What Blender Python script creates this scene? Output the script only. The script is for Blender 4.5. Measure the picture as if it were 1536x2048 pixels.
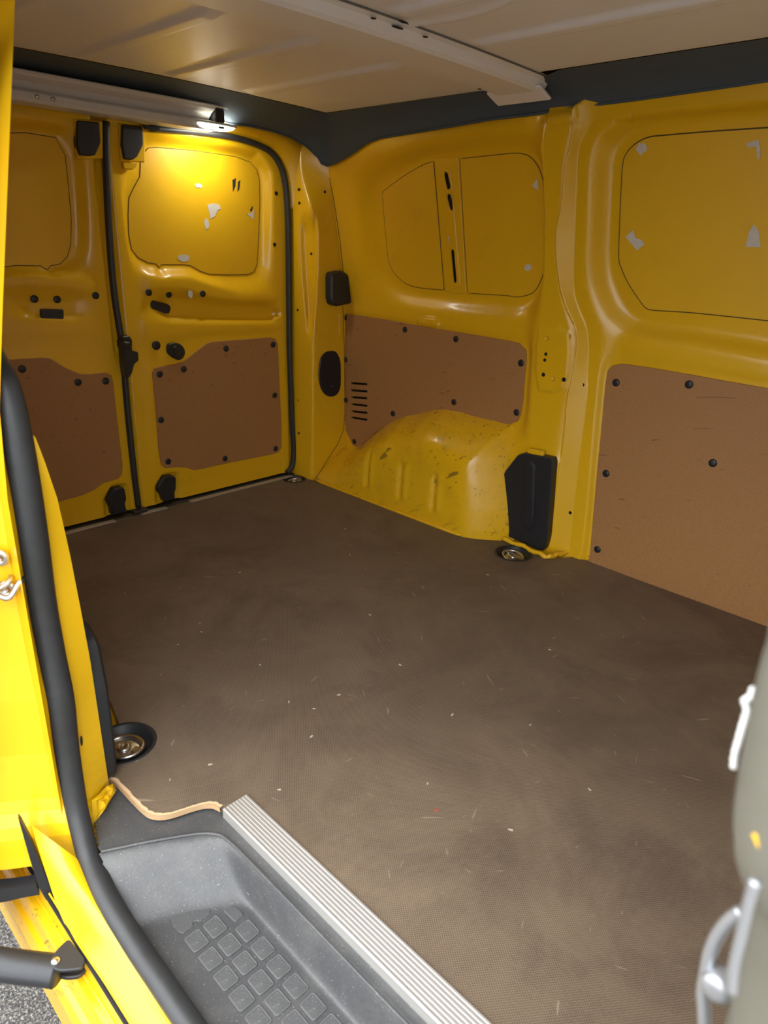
import bpy, bmesh, math, random
import numpy as np
from mathutils import Vector, Matrix

random.seed(4)
np.random.seed(4)
SC = bpy.context.scene
COL = SC.collection
for o in list(bpy.data.objects):
    bpy.data.objects.remove(o, do_unlink=True)

# ------------------------------------------------------------------ camera
# van space: x runs forward along the van from the rear doors, y across (0 = centre line,
# the open side doorway is on the -y side), z up from the load floor; metres.
CAM_LOC = Vector((2.178, -1.095, 0.92))
YAW, PITCH, ROLL, FPIX = 0.764067, 0.374145, 0.0392362, 1378.0
cam_data = bpy.data.cameras.new('camera')
cam = bpy.data.objects.new('camera', cam_data)
COL.objects.link(cam)
fw = Vector((-math.sin(YAW)*math.cos(PITCH), math.cos(YAW)*math.cos(PITCH), -math.sin(PITCH)))
rt = Vector((math.cos(YAW), math.sin(YAW), 0))
up = rt.cross(fw)
r2 = rt*math.cos(ROLL) + up*math.sin(ROLL)
u2 = -rt*math.sin(ROLL) + up*math.cos(ROLL)
M = Matrix((r2, u2, -fw)).transposed().to_4x4()
M.translation = CAM_LOC
cam.matrix_world = M
cam_data.sensor_fit = 'HORIZONTAL'
cam_data.sensor_width = 36.0
cam_data.lens = FPIX/1536.0*36.0
cam_data.clip_start = 0.02
cam_data.dof.use_dof = True
cam_data.dof.focus_distance = 1.7
cam_data.dof.aperture_fstop = 8.0
SC.camera = cam

# ------------------------------------------------------------------ sky and exposure
world = bpy.data.worlds.new('overcast_sky')
SC.world = world
world.use_nodes = True
wn = world.node_tree.nodes
SKY = 2.0
bg = wn['Background']
# overcast sky: luminance rises from the horizon to the zenith as (1 + 2 sin e) / 3
wt = world.node_tree
tcw = wt.nodes.new('ShaderNodeTexCoord'); sep = wt.nodes.new('ShaderNodeSeparateXYZ')
wt.links.new(tcw.outputs['Generated'], sep.inputs[0])
mx = wt.nodes.new('ShaderNodeMath'); mx.operation = 'MAXIMUM'; mx.inputs[1].default_value = 0.0
wt.links.new(sep.outputs['Z'], mx.inputs[0])
ma_ = wt.nodes.new('ShaderNodeMath'); ma_.operation = 'MULTIPLY_ADD'
ma_.inputs[1].default_value = 2.0*SKY/3; ma_.inputs[2].default_value = SKY/3
wt.links.new(mx.outputs[0], ma_.inputs[0])
bg.inputs['Color'].default_value = (0.94, 0.97, 1.0, 1)
wt.links.new(ma_.outputs[0], bg.inputs['Strength'])
SC.view_settings.view_transform = 'Standard'
SC.view_settings.look = 'None'
SC.view_settings.gamma = 1.0
SC.view_settings.use_curve_mapping = False
SC.view_settings.exposure = 2.15

# ------------------------------------------------------------------ helpers
def mat(name, color, rough=0.5, metal=0.0, coat=0.0, emit=None):
    m = bpy.data.materials.new(name); m.use_nodes = True
    b = m.node_tree.nodes['Principled BSDF']
    b.inputs['Base Color'].default_value = (*color, 1)
    b.inputs['Roughness'].default_value = rough
    b.inputs['Metallic'].default_value = metal
    b.inputs['Coat Weight'].default_value = coat
    b.inputs['Coat Roughness'].default_value = 0.12
    if emit:
        b.inputs['Emission Color'].default_value = (*emit[:3], 1)
        b.inputs['Emission Strength'].default_value = emit[3]
    return m

class NT:
    def __init__(s, m):
        s.t = m.node_tree; s.b = s.t.nodes['Principled BSDF']
        s.tc = s.t.nodes.new('ShaderNodeTexCoord')
    def link(s, a, b): s.t.links.new(a, b)
    def coords(s, scale=(1,1,1), rot=(0,0,0)):
        r = s.t.nodes.new('ShaderNodeMapping'); r.inputs['Rotation'].default_value = rot
        n = s.t.nodes.new('ShaderNodeMapping'); n.inputs['Scale'].default_value = scale
        s.link(s.tc.outputs['Object'], r.inputs['Vector']); s.link(r.outputs['Vector'], n.inputs['Vector'])
        return n.outputs['Vector']
    def noise(s, scale, detail=4, rough=.55, vec=None, dist=0.0):
        n = s.t.nodes.new('ShaderNodeTexNoise')
        n.inputs['Scale'].default_value = scale; n.inputs['Detail'].default_value = detail
        n.inputs['Roughness'].default_value = rough; n.inputs['Distortion'].default_value = dist
        s.link(vec or s.tc.outputs['Object'], n.inputs['Vector']); return n.outputs['Fac']
    def ramp(s, fac, stops):
        n = s.t.nodes.new('ShaderNodeValToRGB')
        e = n.color_ramp.elements
        while len(e) < len(stops): e.new(0.5)
        for el, (p, c) in zip(e, stops):
            el.position = p; el.color = (*c, 1) if len(c) == 3 else c
        s.link(fac, n.inputs['Fac']); return n.outputs['Color']
    def mix(s, fac, a, b, mode='MIX'):
        n = s.t.nodes.new('ShaderNodeMix'); n.data_type = 'RGBA'; n.blend_type = mode
        for k, v in ((0, fac), (6, a), (7, b)):
            if isinstance(v, (int, float)): n.inputs[k].default_value = v
            elif isinstance(v, tuple): n.inputs[k].default_value = (*v, 1)
            else: s.link(v, n.inputs[k])
        return n.outputs[2]
    def math(s, op, a, b=0.0):
        n = s.t.nodes.new('ShaderNodeMath'); n.operation = op
        for k, v in ((0, a), (1, b)):
            if isinstance(v, (int, float)): n.inputs[k].default_value = v
            else: s.link(v, n.inputs[k])
        return n.outputs[0]
    def bump(s, h, strength=.2, dist=.002):
        n = s.t.nodes.new('ShaderNodeBump')
        n.inputs['Strength'].default_value = strength; n.inputs['Distance'].default_value = dist
        s.link(h, n.inputs['Height']); s.link(n.outputs['Normal'], s.b.inputs['Normal'])
    def color(s, c): s.link(c, s.b.inputs['Base Color'])
    def rough(s, c): s.link(c, s.b.inputs['Roughness'])

BLK = (0,0,0); WHT = (1,1,1)

def scratches(n, scale, rot, thr, aniso=9):
    v = n.coords((scale, scale*aniso, scale*aniso), rot)
    f = n.noise(1.0, 2, .5, v, .3)
    return n.ramp(f, [(thr, BLK), (thr+.015, WHT)])

# yellow body paint, with worn black rub marks that thicken low on the wheel arch side
def yellow_paint(name, wear=0.3, base=(0.80, 0.460, 0.008), rough=.30):
    m = mat(name, base, rough, 0, .35); n = NT(m)
    big = n.noise(2.2, 3)
    c = n.mix(big, (base[0]*.96, base[1]*.95, base[2]), (min(1, base[0]*1.04), base[1]*1.05, base[2]))
    th = .735-.065*min(wear, 1.0)
    s1 = scratches(n, 9, (.3, .5, .2), th, 7)
    s2 = scratches(n, 14, (1.2, .1, .9), th+.005, 8)
    patch = n.ramp(n.noise(4.5, 2), [(.62-.22*wear, BLK), (.80-.2*wear, WHT)])
    sm = n.math('MULTIPLY', n.mix(1.0, s1, s2, 'LIGHTEN'), patch)
    sm = n.math('MULTIPLY', sm, .2+.42*wear)
    c = n.mix(sm, c, (.07, .05, .02))
    grime = n.ramp(n.noise(11, 5, .65), [(.58, BLK), (.80, WHT)])
    c = n.mix(n.math('MULTIPLY', grime, .10+.25*wear), c, (.30, .19, .02))
    n.color(c)
    r = n.mix(n.noise(14, 4), (rough-.07,)*3, (rough+.10,)*3); n.rough(r)
    return m

M_YEL = yellow_paint('yellow_paint', .25)
M_YELW = yellow_paint('yellow_paint_worn', 1.15, rough=.24)
M_YELO = yellow_paint('yellow_paint_doorway', .35, base=(0.80, 0.47, 0.003), rough=.38)
M_WIN = yellow_paint('yellow_blanking_sheet', .12, rough=.42)

def hardboard():
    m = mat('brown_hardboard', (.28, .115, .045), .62); n = NT(m)
    sp = n.noise(260, 2, .6)
    c = n.mix(sp, (.27, .125, .036), (.50, .255, .085))
    c = n.mix(n.math('MULTIPLY', n.noise(3.0, 4), .55), c, (.33, .155, .055))
    s = scratches(n, 6, (.1, .15, .1), .705, 12)
    c = n.mix(n.math('MULTIPLY', s, .5), c, (.07, .035, .018))
    n.color(c); n.bump(sp, .12, .0008)
    return m
M_HB = hardboard()
M_HBE = mat('hardboard_edge', (.10, .045, .02), .7)

def floor_mat():
    m = mat('brown_phenolic_plywood', (.07, .045, .03), .5); n = NT(m)
    n.b.inputs['Specular IOR Level'].default_value = .28
    big = n.noise(1.7, 5, .6)
    mid = n.noise(7, 5, .65)
    c = n.mix(n.ramp(big, [(.34, BLK), (.66, WHT)]), (.088, .060, .038), (.175, .127, .083))
    st = n.ramp(n.noise(3.3, 6, .68, None, .6), [(.47, BLK), (.66, WHT)])
    c = n.mix(n.math('MULTIPLY', st, .72), c, (.048, .031, .022))
    # wire mesh imprint
    v = n.coords((310, 310, 310), (0, 0, math.radians(38)))
    vo = n.t.nodes.new('ShaderNodeTexVoronoi'); vo.inputs['Scale'].default_value = 1.0
    vo.inputs['Randomness'].default_value = .12
    n.link(v, vo.inputs['Vector'])
    hexm = n.ramp(vo.outputs['Distance'], [(.20, BLK), (.55, WHT)])
    c = n.mix(n.math('MULTIPLY', hexm, .45), c, (.30, .225, .155))
    sc = None
    for rot, sca, thr in (((0, 0, .6), 9, .735), ((0, 0, -.35), 13, .74), ((0, 0, 1.2), 15, .74), ((0, 0, 2.3), 8, .74), ((0, 0, 1.8), 20, .745)):
        k = scratches(n, sca, rot, thr, 7)
        sc = k if sc is None else n.mix(1.0, sc, k, 'LIGHTEN')
    c = n.mix(n.math('MULTIPLY', sc, .45), c, (.42, .34, .25))
    n.color(c)
    n.bump(vo.outputs['Distance'], .6, .0016)
    n.rough(n.ramp(mid, [(.3, (.50,)*3), (.7, (.68,)*3)]))
    return m
M_FLOOR = floor_mat()

def ply_edge():
    m = mat('plywood_edge', (.52, .33, .16), .75); n = NT(m)
    w = n.t.nodes.new('ShaderNodeTexWave'); w.bands_direction = 'Z'
    w.inputs['Scale'].default_value = 180; w.inputs['Distortion'].default_value = 1.2
    n.link(n.tc.outputs['Object'], w.inputs['Vector'])
    n.color(n.mix(w.outputs['Fac'], (.36, .20, .09), (.62, .43, .24)))
    return m
M_PLY = ply_edge()

def speckled(name, c0, c1, rough, scale=140, bumpd=.0008, dirt=None):
    m = mat(name, c0, rough); n = NT(m)
    f = n.noise(scale, 3, .6)
    c = n.mix(f, c0, c1)
    if dirt:
        d = n.ramp(n.noise(9, 6, .7), [(.50, BLK), (.78, WHT)])
        c = n.mix(n.math('MULTIPLY', d, .5), c, dirt)
        gs = n.ramp(n.noise(420, 1, .5), [(.70, BLK), (.74, WHT)])
        c = n.mix(n.math('MULTIPLY', gs, .35), c, (.5, .48, .44))
    n.color(c); n.bump(f, .4, bumpd)
    return m
M_TRAY = speckled('grey_black_step_plastic', (.050, .051, .053), (.085, .085, .087), .42, 260, .0008, (.15, .145, .13))
M_PAD = speckled('stippled_step_plastic', (.045, .046, .048), (.120, .120, .120), .5, 420, .0016, (.15, .145, .13))
M_BLK = speckled('black_plastic', (.012, .013, .015), (.020, .021, .024), .45, 200, .0005)
M_CLIP = mat('black_clip_plastic', (.014, .015, .020), .4)
M_RUB = speckled('black_rubber', (.018, .019, .020), (.034, .035, .036), .48, 60, .0003)
M_HOLE = mat('dark_opening', (.006, .006, .007), .9)
M_SLATE = speckled('slate_headliner', (.055, .075, .100), (.075, .098, .125), .85, 380, .0006)
M_ROOF = speckled('pale_roof_panel', (.80, .78, .78), (.86, .84, .83), .42, 40, .0002)
M_BEAM = speckled('pale_grey_beam_paint', (.60, .59, .58), (.68, .66, .64), .35, 60, .0002)
M_ALU = mat('brushed_aluminium', (.66, .64, .60), .48, .75)
M_ZINC = mat('zinc_plated_steel', (.60, .57, .52), .30, 1.0)
M_SILL = mat('dull_metal_sill', (.50, .47, .42), .5, .6)
M_TAPE = speckled('torn_white_paper', (.55, .50, .42), (.72, .68, .60), .8, 90, .0006)
M_SEAM = mat('seam_gap_shade', (.10, .065, .012), .7)
M_SEAL = yellow_paint('yellow_seam_sealer', .8, rough=.4)
M_INK = mat('black_ink', (.03, .03, .03), .6)
M_GREY = speckled('grey_pillar_trim', (.125, .118, .092), (.150, .142, .112), .55, 60, .0003)
M_FOAM = mat('white_torn_foam', (.85, .85, .82), .7)
M_WIRE = mat('silver_painted_wire', (.42, .43, .45), .35, .7)

def asphalt():
    m = mat('asphalt', (.09, .088, .085), .85); n = NT(m)
    f = n.noise(190, 3, .7)
    c = n.ramp(f, [(.36, (.018, .017, .016)), (.52, (.085, .08, .075)), (.68, (.34, .31, .26))])
    n.color(c); n.bump(f, .9, .006)
    return m
M_ASPH = asphalt()

def tag(o, label=None, cat=None, group=None, kind=None):
    if label: o['label'] = label
    if cat: o['category'] = cat
    if group: o['group'] = group
    if kind: o['kind'] = kind
    return o

def link(name, me, m, parent=None, smooth=False):
    me.materials.clear(); me.materials.append(m)
    if smooth:
        me.polygons.foreach_set('use_smooth', [True]*len(me.polygons))
    o = bpy.data.objects.new(name, me); COL.objects.link(o)
    if parent: o.parent = parent
    return o

def pyd(name, V, F, m, parent=None, smooth=False):
    me = bpy.data.meshes.new(name); me.from_pydata([tuple(v) for v in V], [], [tuple(f) for f in F]); me.update()
    return link(name, me, m, parent, smooth)

def frombm(name, bm, m, parent=None, smooth=False):
    bmesh.ops.recalc_face_normals(bm, faces=bm.faces)
    me = bpy.data.meshes.new(name); bm.to_mesh(me); bm.free()
    return link(name, me, m, parent, smooth)

def empty(name, loc=(0,0,0)):
    o = bpy.data.objects.new(name, None); COL.objects.link(o); o.location = loc
    o.empty_display_size = .05
    return o

def smoothstep(a, b, x):
    t = np.clip((x-a)/(b-a), 0, 1); return t*t*(3-2*t)

def sdf(X, Z, poly):
    P = np.array(poly, float); n = len(P)
    d = np.full(X.shape, 1e9); inside = np.zeros(X.shape, bool)
    for i in range(n):
        ax, az = P[i]; bx, bz = P[(i+1) % n]
        ex, ez = bx-ax, bz-az
        L = ex*ex+ez*ez+1e-12
        t = np.clip(((X-ax)*ex+(Z-az)*ez)/L, 0, 1)
        d = np.minimum(d, (X-ax-t*ex)**2+(Z-az-t*ez)**2)
        c = (az > Z) != (bz > Z)
        inside ^= c & (X < (bx-ax)*(Z-az)/(bz-az+1e-12)+ax)
    d = np.sqrt(d)
    return np.where(inside, d, -d)

def blend(X, Z, regs, p=2.2):
    """smooth pressed-sheet relief: exact level inside each region, distance-weighted between them"""
    num = np.zeros(X.shape); den = np.zeros(X.shape)
    for poly, lev in regs:
        d = np.maximum(-sdf(X, Z, poly), 0)+2e-4
        w = d**-p
        num += w*lev; den += w
    return num/den

def blur(H, k=1):
    for _ in range(k):
        P = np.pad(H, 1, mode='edge')
        H = (P[:-2,1:-1]+P[2:,1:-1]+P[1:-1,:-2]+P[1:-1,2:]+4*P[1:-1,1:-1])/8
    return H

def gridmesh(name, X, Y, Z, m, parent=None, keep=None, flip=False):
    nz, nx = X.shape
    V = np.stack([X, Y, Z], -1).reshape(-1, 3)
    idx = np.arange(nz*nx).reshape(nz, nx)
    F = np.stack([idx[:-1,:-1], idx[:-1,1:], idx[1:,1:], idx[1:,:-1]], -1).reshape(-1, 4)
    if keep is not None:
        k = (keep[:-1,:-1] & keep[:-1,1:] & keep[1:,1:] & keep[1:,:-1]).reshape(-1)
        F = F[k]
        used = np.unique(F); remap = np.full(len(V), -1); remap[used] = np.arange(len(used))
        V = V[used]; F = remap[F]
    if flip: F = F[:, ::-1]
    me = bpy.data.meshes.new(name)
    me.vertices.add(len(V)); me.vertices.foreach_set('co', V.reshape(-1))
    me.loops.add(len(F)*4); me.loops.foreach_set('vertex_index', F.reshape(-1).astype(np.int32))
    me.polygons.add(len(F)); me.polygons.foreach_set('loop_start', np.arange(0, len(F)*4, 4, dtype=np.int32))
    me.update(calc_edges=True); me.validate()
    return link(name, me, m, parent, True)

def area2(P):
    return sum(P[i][0]*P[(i+1)%len(P)][1]-P[(i+1)%len(P)][0]*P[i][1] for i in range(len(P)))

def inset(P, d):
    n = len(P); s = 1 if area2(P) > 0 else -1; out = []
    for i in range(n):
        a, b, c = P[i-1], P[i], P[(i+1)%n]
        e1 = Vector((b[0]-a[0], b[1]-a[1])); e2 = Vector((c[0]-b[0], c[1]-b[1]))
        if e1.length < 1e-9 or e2.length < 1e-9: out.append(b); continue
        e1.normalize(); e2.normalize()
        n1 = Vector((-e1.y, e1.x))*s; n2 = Vector((-e2.y, e2.x))*s
        q = n1+n2
        if q.length < 1e-6: q = n1
        q = q/ max(.35, (1+n1.dot(n2)))
        out.append((b[0]+q.x*d, b[1]+q.y*d))
    return out

def rounded(P, r, n=5):
    """round the corners of a polygon; r is one radius or one per corner"""
    N = len(P); out = []
    for i in range(N):
        rr = r[i] if isinstance(r, (list, tuple)) else r
        a, b, c = Vector(P[i-1]), Vector(P[i]), Vector(P[(i+1)%N])
        u = a-b; v = c-b
        k = min(rr, u.length*.48, v.length*.48)
        if k < 1e-5: out.append(tuple(b)); continue
        p = b+u.normalized()*k; q = b+v.normalized()*k
        for j in range(n+1):
            t = j/n
            out.append(tuple(p*(1-t)**2+b*2*t*(1-t)+q*t*t))
    return out

def catmull(P, n=6, closed=True):
    N = len(P); out = []
    Q = [Vector(p) for p in P]
    rng = range(N) if closed else range(N-1)
    for i in rng:
        if closed: p0, p1, p2, p3 = Q[i-1], Q[i], Q[(i+1)%N], Q[(i+2)%N]
        else: p0, p1, p2, p3 = Q[max(i-1,0)], Q[i], Q[i+1], Q[min(i+2,N-1)]
        for j in range(n):
            t = j/n
            out.append(tuple(.5*((2*p1)+(p2-p0)*t+(2*p0-5*p1+4*p2-p3)*t*t+(3*p1-p0-3*p2+p3)*t**3)))
    if not closed: out.append(tuple(Q[-1]))
    return out

def plate(name, outline, mp, h0, h1, m, parent=None, holes=(), bev=.0012, smooth=False):
    """a sheet with thickness: outline in the sheet's own (u, v), mp(u, v, h) places it"""
    bm = bmesh.new()
    loops = [outline]+[list(h) for h in holes]
    top = []; edges = []
    for li, L in enumerate(loops):
        b = bev if li == 0 else -bev
        I = inset(L, b) if bev > 0 else L
        t = [bm.verts.new(mp(p[0], p[1], h1)) for p in I]
        s = [bm.verts.new(mp(p[0], p[1], h1-bev*(1 if h1 > h0 else -1))) for p in L]
        g = [bm.verts.new(mp(p[0], p[1], h0)) for p in L]
        n = len(L)
        for i in range(n):
            j = (i+1) % n
            bm.faces.new((t[i], t[j], s[j], s[i])); bm.faces.new((s[i], s[j], g[j], g[i]))
            edges.append(bm.edges.get((t[i], t[j])))
    bmesh.ops.triangle_fill(bm, use_beauty=True, use_dissolve=False, edges=edges)
    return frombm(name, bm, m, parent, smooth)

def tube(name, path, r, m, parent=None, closed=False, n=10, flat=1.0, cap=True, up=None):
    P = [Vector(p) for p in path]; N = len(P); V = []; F = []
    prev = None
    for i in range(N):
        if closed: t = P[(i+1)%N]-P[i-1]
        else: t = P[min(i+1,N-1)]-P[max(i-1,0)]
        t.normalize()
        if prev is None:
            a = Vector(up) if up else (Vector((0,0,1)) if abs(t.z) < .9 else Vector((1,0,0)))
            u = (a-t*a.dot(t)).normalized()
        else:
            u = prev-t*prev.dot(t)
            if u.length < 1e-6: u = t.orthogonal()
            u.normalize()
        prev = u; w = t.cross(u)
        rr = r[i] if isinstance(r, (list, tuple)) else r
        for k in range(n):
            a = 2*math.pi*k/n
            V.append(P[i]+u*math.cos(a)*rr+w*math.sin(a)*rr*flat)
    L = N if closed else N-1
    for i in range(L):
        for k in range(n):
            a = i*n+k; b = i*n+(k+1)%n; c = ((i+1)%N)*n+(k+1)%n; d = ((i+1)%N)*n+k
            F.append((a, b, c, d))
    if cap and not closed:
        F.append(tuple(range(n))[::-1]); F.append(tuple((N-1)*n+k for k in range(n)))
    return pyd(name, V, F, m, parent, True)

def lathe(name, prof, m, parent=None, n=20, smooth=True):
    V = []; F = []
    for r, z in prof:
        for k in range(n):
            a = 2*math.pi*k/n; V.append((r*math.cos(a), r*math.sin(a), z))
    for i in range(len(prof)-1):
        for k in range(n):
            F.append((i*n+k, i*n+(k+1)%n, (i+1)*n+(k+1)%n, (i+1)*n+k))
    if prof[-1][0] > 1e-5: F.append(tuple((len(prof)-1)*n+k for k in range(n)))
    return pyd(name, V, F, m, parent, smooth)

def box(name, c, s, m, parent=None, bev=.002, rot=None):
    bm = bmesh.new(); bmesh.ops.create_cube(bm, size=1)
    for v in bm.verts: v.co = Vector((v.co.x*s[0], v.co.y*s[1], v.co.z*s[2]))
    if bev: bmesh.ops.bevel(bm, geom=bm.edges[:], offset=bev, segments=2, affect='EDGES', profile=.5)
    if rot is not None: bmesh.ops.transform(bm, matrix=rot.to_4x4(), verts=bm.verts)
    for v in bm.verts: v.co += Vector(c)
    return frombm(name, bm, m, parent)

def softplus(x): return np.where(x > 30, x, np.log1p(np.exp(np.clip(x, -40, 30))))
def yw(z):
    return .795-.194*.03*softplus((np.asarray(z, float)-.66)/.03)
def ywf(z): return float(yw(z))

FW = lambda off=0.0: (lambda u, v, h: (u, ywf(v)-off-h, v))        # on the far side wall
RW = lambda x0=0.0: (lambda u, v, h: (x0+h, u, v))                 # on a rear door
FL = lambda z0=0.0: (lambda u, v, h: (u, v, z0+h))                 # on the floor
ROT_F = (math.pi/2, 0, 0); ROT_R = (0, math.pi/2, 0)

# ================================================================== BODY SHELL
def sheet(name, V, F, label, m=M_YEL, cat=None):
    o = pyd(name, V, F, m); tag(o, label, cat, kind='structure'); return o

# ------------------------------------------------------------------ ground outside
g = sheet('ground', [(-8,-12,-.62),(12,-12,-.62),(12,6,-.62),(-8,6,-.62)], [(0,1,2,3)],
          'grey asphalt ground below the yellow door sill', M_ASPH, 'ground')

# ------------------------------------------------------------------ far side wall
PANEL_R = [(0.108,0.653),(0.310,0.652),(0.534,0.646),(0.734,0.643),(0.896,0.640),(0.934,0.637),(0.960,0.619),(0.965,0.588),(0.966,0.525),(0.969,0.461),(0.967,0.415),(0.957,0.390),(0.927,0.372),(0.887,0.369),(0.783,0.367),(0.717,0.369),(0.660,0.367),(0.602,0.354),(0.532,0.327),(0.470,0.308),(0.406,0.280),(0.341,0.241),(0.287,0.195),(0.231,0.145),(0.199,0.129),(0.174,0.134),(0.133,0.187),(0.121,0.310),(0.112,0.471)]
PANEL_F = [(1.242,0.554),(1.242,0.595),(1.254,0.612),(1.282,0.622),(1.363,0.623),(1.474,0.621),(1.578,0.618),(1.669,0.616)] + [(2.02,.612),(2.09,.60),(2.12,.55),(2.12,.004)] + [(1.807,0.000),(1.625,0.003),(1.477,0.005),(1.279,0.006),(1.269,0.138),(1.258,0.298),(1.250,0.437)]
PANEL_F = [(x, -.004 if z < .02 else z) for x, z in PANEL_F]
BOWL_O = [(0.222,1.042),(0.254,1.095),(0.310,1.145),(0.468,1.185),(0.672,1.208),(0.829,1.218),(0.906,1.206),(0.966,1.168),(0.999,1.112),(1.016,0.999),(1.016,0.824),(0.994,0.758),(0.958,0.710),(0.874,0.686),(0.754,0.682),(0.603,0.689),(0.415,0.688),(0.306,0.696),(0.264,0.723),(0.232,0.797)]
BOWL_I = [(0.347,1.071),(0.369,1.088),(0.461,1.127),(0.549,1.155),(0.617,1.164),(0.713,1.165),(0.850,1.169),(0.905,1.169),(0.944,1.159),(0.972,1.134),(0.987,1.105),(0.993,1.073),(0.998,0.979),(0.998,0.868),(0.985,0.822),(0.957,0.787),(0.902,0.771),(0.853,0.772),(0.723,0.768),(0.635,0.770),(0.494,0.770),(0.426,0.780),(0.374,0.811),(0.347,0.853),(0.345,0.943),(0.344,1.016)]
LA = [(1.113,1.244),(1.112,1.185),(1.095,1.126),(1.087,1.032),(1.073,0.961),(1.076,0.888),(1.094,0.799),(1.121,0.741),(1.142,0.707),(1.151,0.658),(1.150,0.599),(1.143,0.517),(1.122,0.366),(1.112,0.298),(1.120,0.144),(1.128,-0.041)]
LB = [(1.300,1.241),(1.208,1.235),(1.157,1.216),(1.131,1.182),(1.121,1.155),(1.119,1.086),(1.119,0.985),(1.120,0.870),(1.124,0.805),(1.146,0.750),(1.168,0.710),(1.180,0.651),(1.187,0.575),(1.196,0.509),(1.200,0.314),(1.205,0.169),(1.215,-0.010)]
LC = [(1.338,1.226),(1.233,1.219),(1.185,1.208),(1.160,1.186),(1.148,1.159),(1.142,1.106),(1.145,0.985),(1.144,0.891),(1.149,0.819),(1.171,0.752),(1.195,0.706),(1.210,0.651),(1.215,0.604),(1.223,0.433),(1.241,0.206),(1.247,0.028)]
LD = [(1.567,1.201),(1.446,1.201),(1.329,1.200),(1.264,1.192),(1.228,1.177),(1.211,1.154),(1.205,1.123),(1.206,1.063),(1.209,0.930),(1.217,0.875),(1.236,0.833),(1.266,0.788),(1.295,0.764),(1.330,0.751),(1.455,0.749),(1.643,0.740)]
LE = [(1.570,1.186),(1.448,1.187),(1.330,1.186),(1.287,1.184),(1.253,1.171),(1.230,1.149),(1.223,1.124),(1.223,1.063),(1.228,0.912),(1.238,0.876),(1.263,0.835),(1.301,0.791),(1.319,0.775),(1.345,0.771),(1.448,0.774),(1.638,0.772)]
LA = catmull(LA, 5, False); LB = catmull(LB, 5, False); LC = catmull(LC, 5, False)
LD = catmull(LD, 3, False); LE = catmull(LE, 4, False); BOWL_I = catmull(BOWL_I, 3)
FR = 2.16     # front end of the wall section
LDp = LD+[(FR-.03, LD[-1][1]-.005), (FR+.02, .85), (FR+.02, 1.13), (FR-.05, LD[0][1])]
LEp = LE+[(FR-.10, LE[-1][1]-.003), (FR-.06, LE[-1][1]+.02), (FR-.03, .85), (FR-.04, 1.08), (FR-.09, LE[0][1]-.006)]
xs = np.concatenate([np.linspace(.118, 1.02, 170)[:-1], np.linspace(1.02, 1.36, 170)[:-1], np.linspace(1.36, 2.24, 150)]); zs = np.linspace(-.02, 1.335, 275)
X, Z = np.meshgrid(xs, zs)
regs = [
    (PANEL_R, 0.0),
    (BOWL_I, -.030),
    ([(1.031,1.165),(1.044,1.222),(1.100,1.229),(1.096,1.184),(1.080,1.126),(1.074,1.032),(1.061,0.961),(1.063,0.887),(1.079,0.798),(1.105,0.725),(1.127,0.655),(1.127,0.596),(1.122,0.519),(1.101,0.374),(1.092,0.290),(1.052,0.305),(1.031,0.392),(1.021,0.503),(1.012,0.625),(1.024,0.702),(1.039,0.833),(1.040,1.006)], .034),
    ([(1.093,0.282),(1.110,0.286),(1.115,0.125),(1.119,-0.039),(1.020,-0.042),(0.957,-0.035),(0.943,0.111),(0.964,0.241)], .046),
    (LB[8:]+LC[::-1][:-8], .014),
    (LDp, -.030),
    (PANEL_F, 0.0),
    ([(.118,.66),(.16,.66),(.19,1.13),(.118,1.15)], 0.0),
    ([(0.236,1.178),(0.340,1.211),(0.476,1.209),(0.673,1.224),(0.829,1.237),(0.931,1.235),(0.931,1.244),(0.830,1.263),(0.392,1.250),(0.214,1.191)], 0.0),
    ([(0.147,0.666),(0.311,0.664),(0.534,0.660),(0.755,0.658),(0.923,0.658),(0.922,0.664),(0.775,0.667),(0.534,0.668),(0.311,0.672)], .004),
    ([(1.3,LD[6][1]+.045),(FR,LD[6][1]+.05),(FR,1.34),(.9,1.34),(.95,1.28)], .014),
    ([(1.302,0.663),(1.494,0.659),(1.661,0.654),(1.659,0.666),(1.492,0.674),(1.319,0.676)], .006),
    ([(.118,-.02),(.118,.3),(.3,.2),(.9,.2),(.95,-.02)], 0.0),
]
H = blend(X, Z, regs)
# crisp edges either side of the body pillar: step from A to B, ridge B to C
sA = sdf(X, Z, LA+[(2.6,-.3),(2.6,1.6),(LA[0][0],1.6)])
H = blur(H, 2)
LAp = LA+[(2.6,-.3),(2.6,1.6),(LA[0][0],1.6)]
LBp = LB+[(2.6,-.3),(2.6,LB[0][1])]
LCp = LC+[(LC[-1][0]+.05,-.3),(2.6,-.3),(2.6,LC[0][1])]
sB = sdf(X, Z, LBp); sC = sdf(X, Z, LCp)
mk = (sA > 0) & (sB <= 0) & (sB > -.055)
H = np.where(mk, .042+(.014-.042)*np.clip(sA/(sA-sB+1e-9), 0, 1), H)
H = np.where((sB > 0) & (sC <= 0), .014, H)
H = blur(H, 1)
# raised mount pad and shallow pressings
padp = [(1.025,0.684),(1.090,0.700),(1.121,0.686),(1.128,0.640),(1.131,0.574),(1.120,0.531),(1.091,0.514),(1.045,0.514),(1.027,0.566),(1.021,0.642)]
sp = sdf(X, Z, padp)
H += .006*smoothstep(-.012, .004, sp)
clp = sdf(X, Z, [(0.506,0.665),(0.539,0.679),(0.585,0.680),(0.608,0.662),(0.603,0.645),(0.506,0.648)])
H += .010*smoothstep(-.006, .006, clp)
tabp = sdf(X, Z, [(1.038,1.222),(1.034,1.262),(1.124,1.265),(1.129,1.227),(1.115,1.217),(1.053,1.214)])
H += .005*smoothstep(-.004, .004, tabp)
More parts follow.
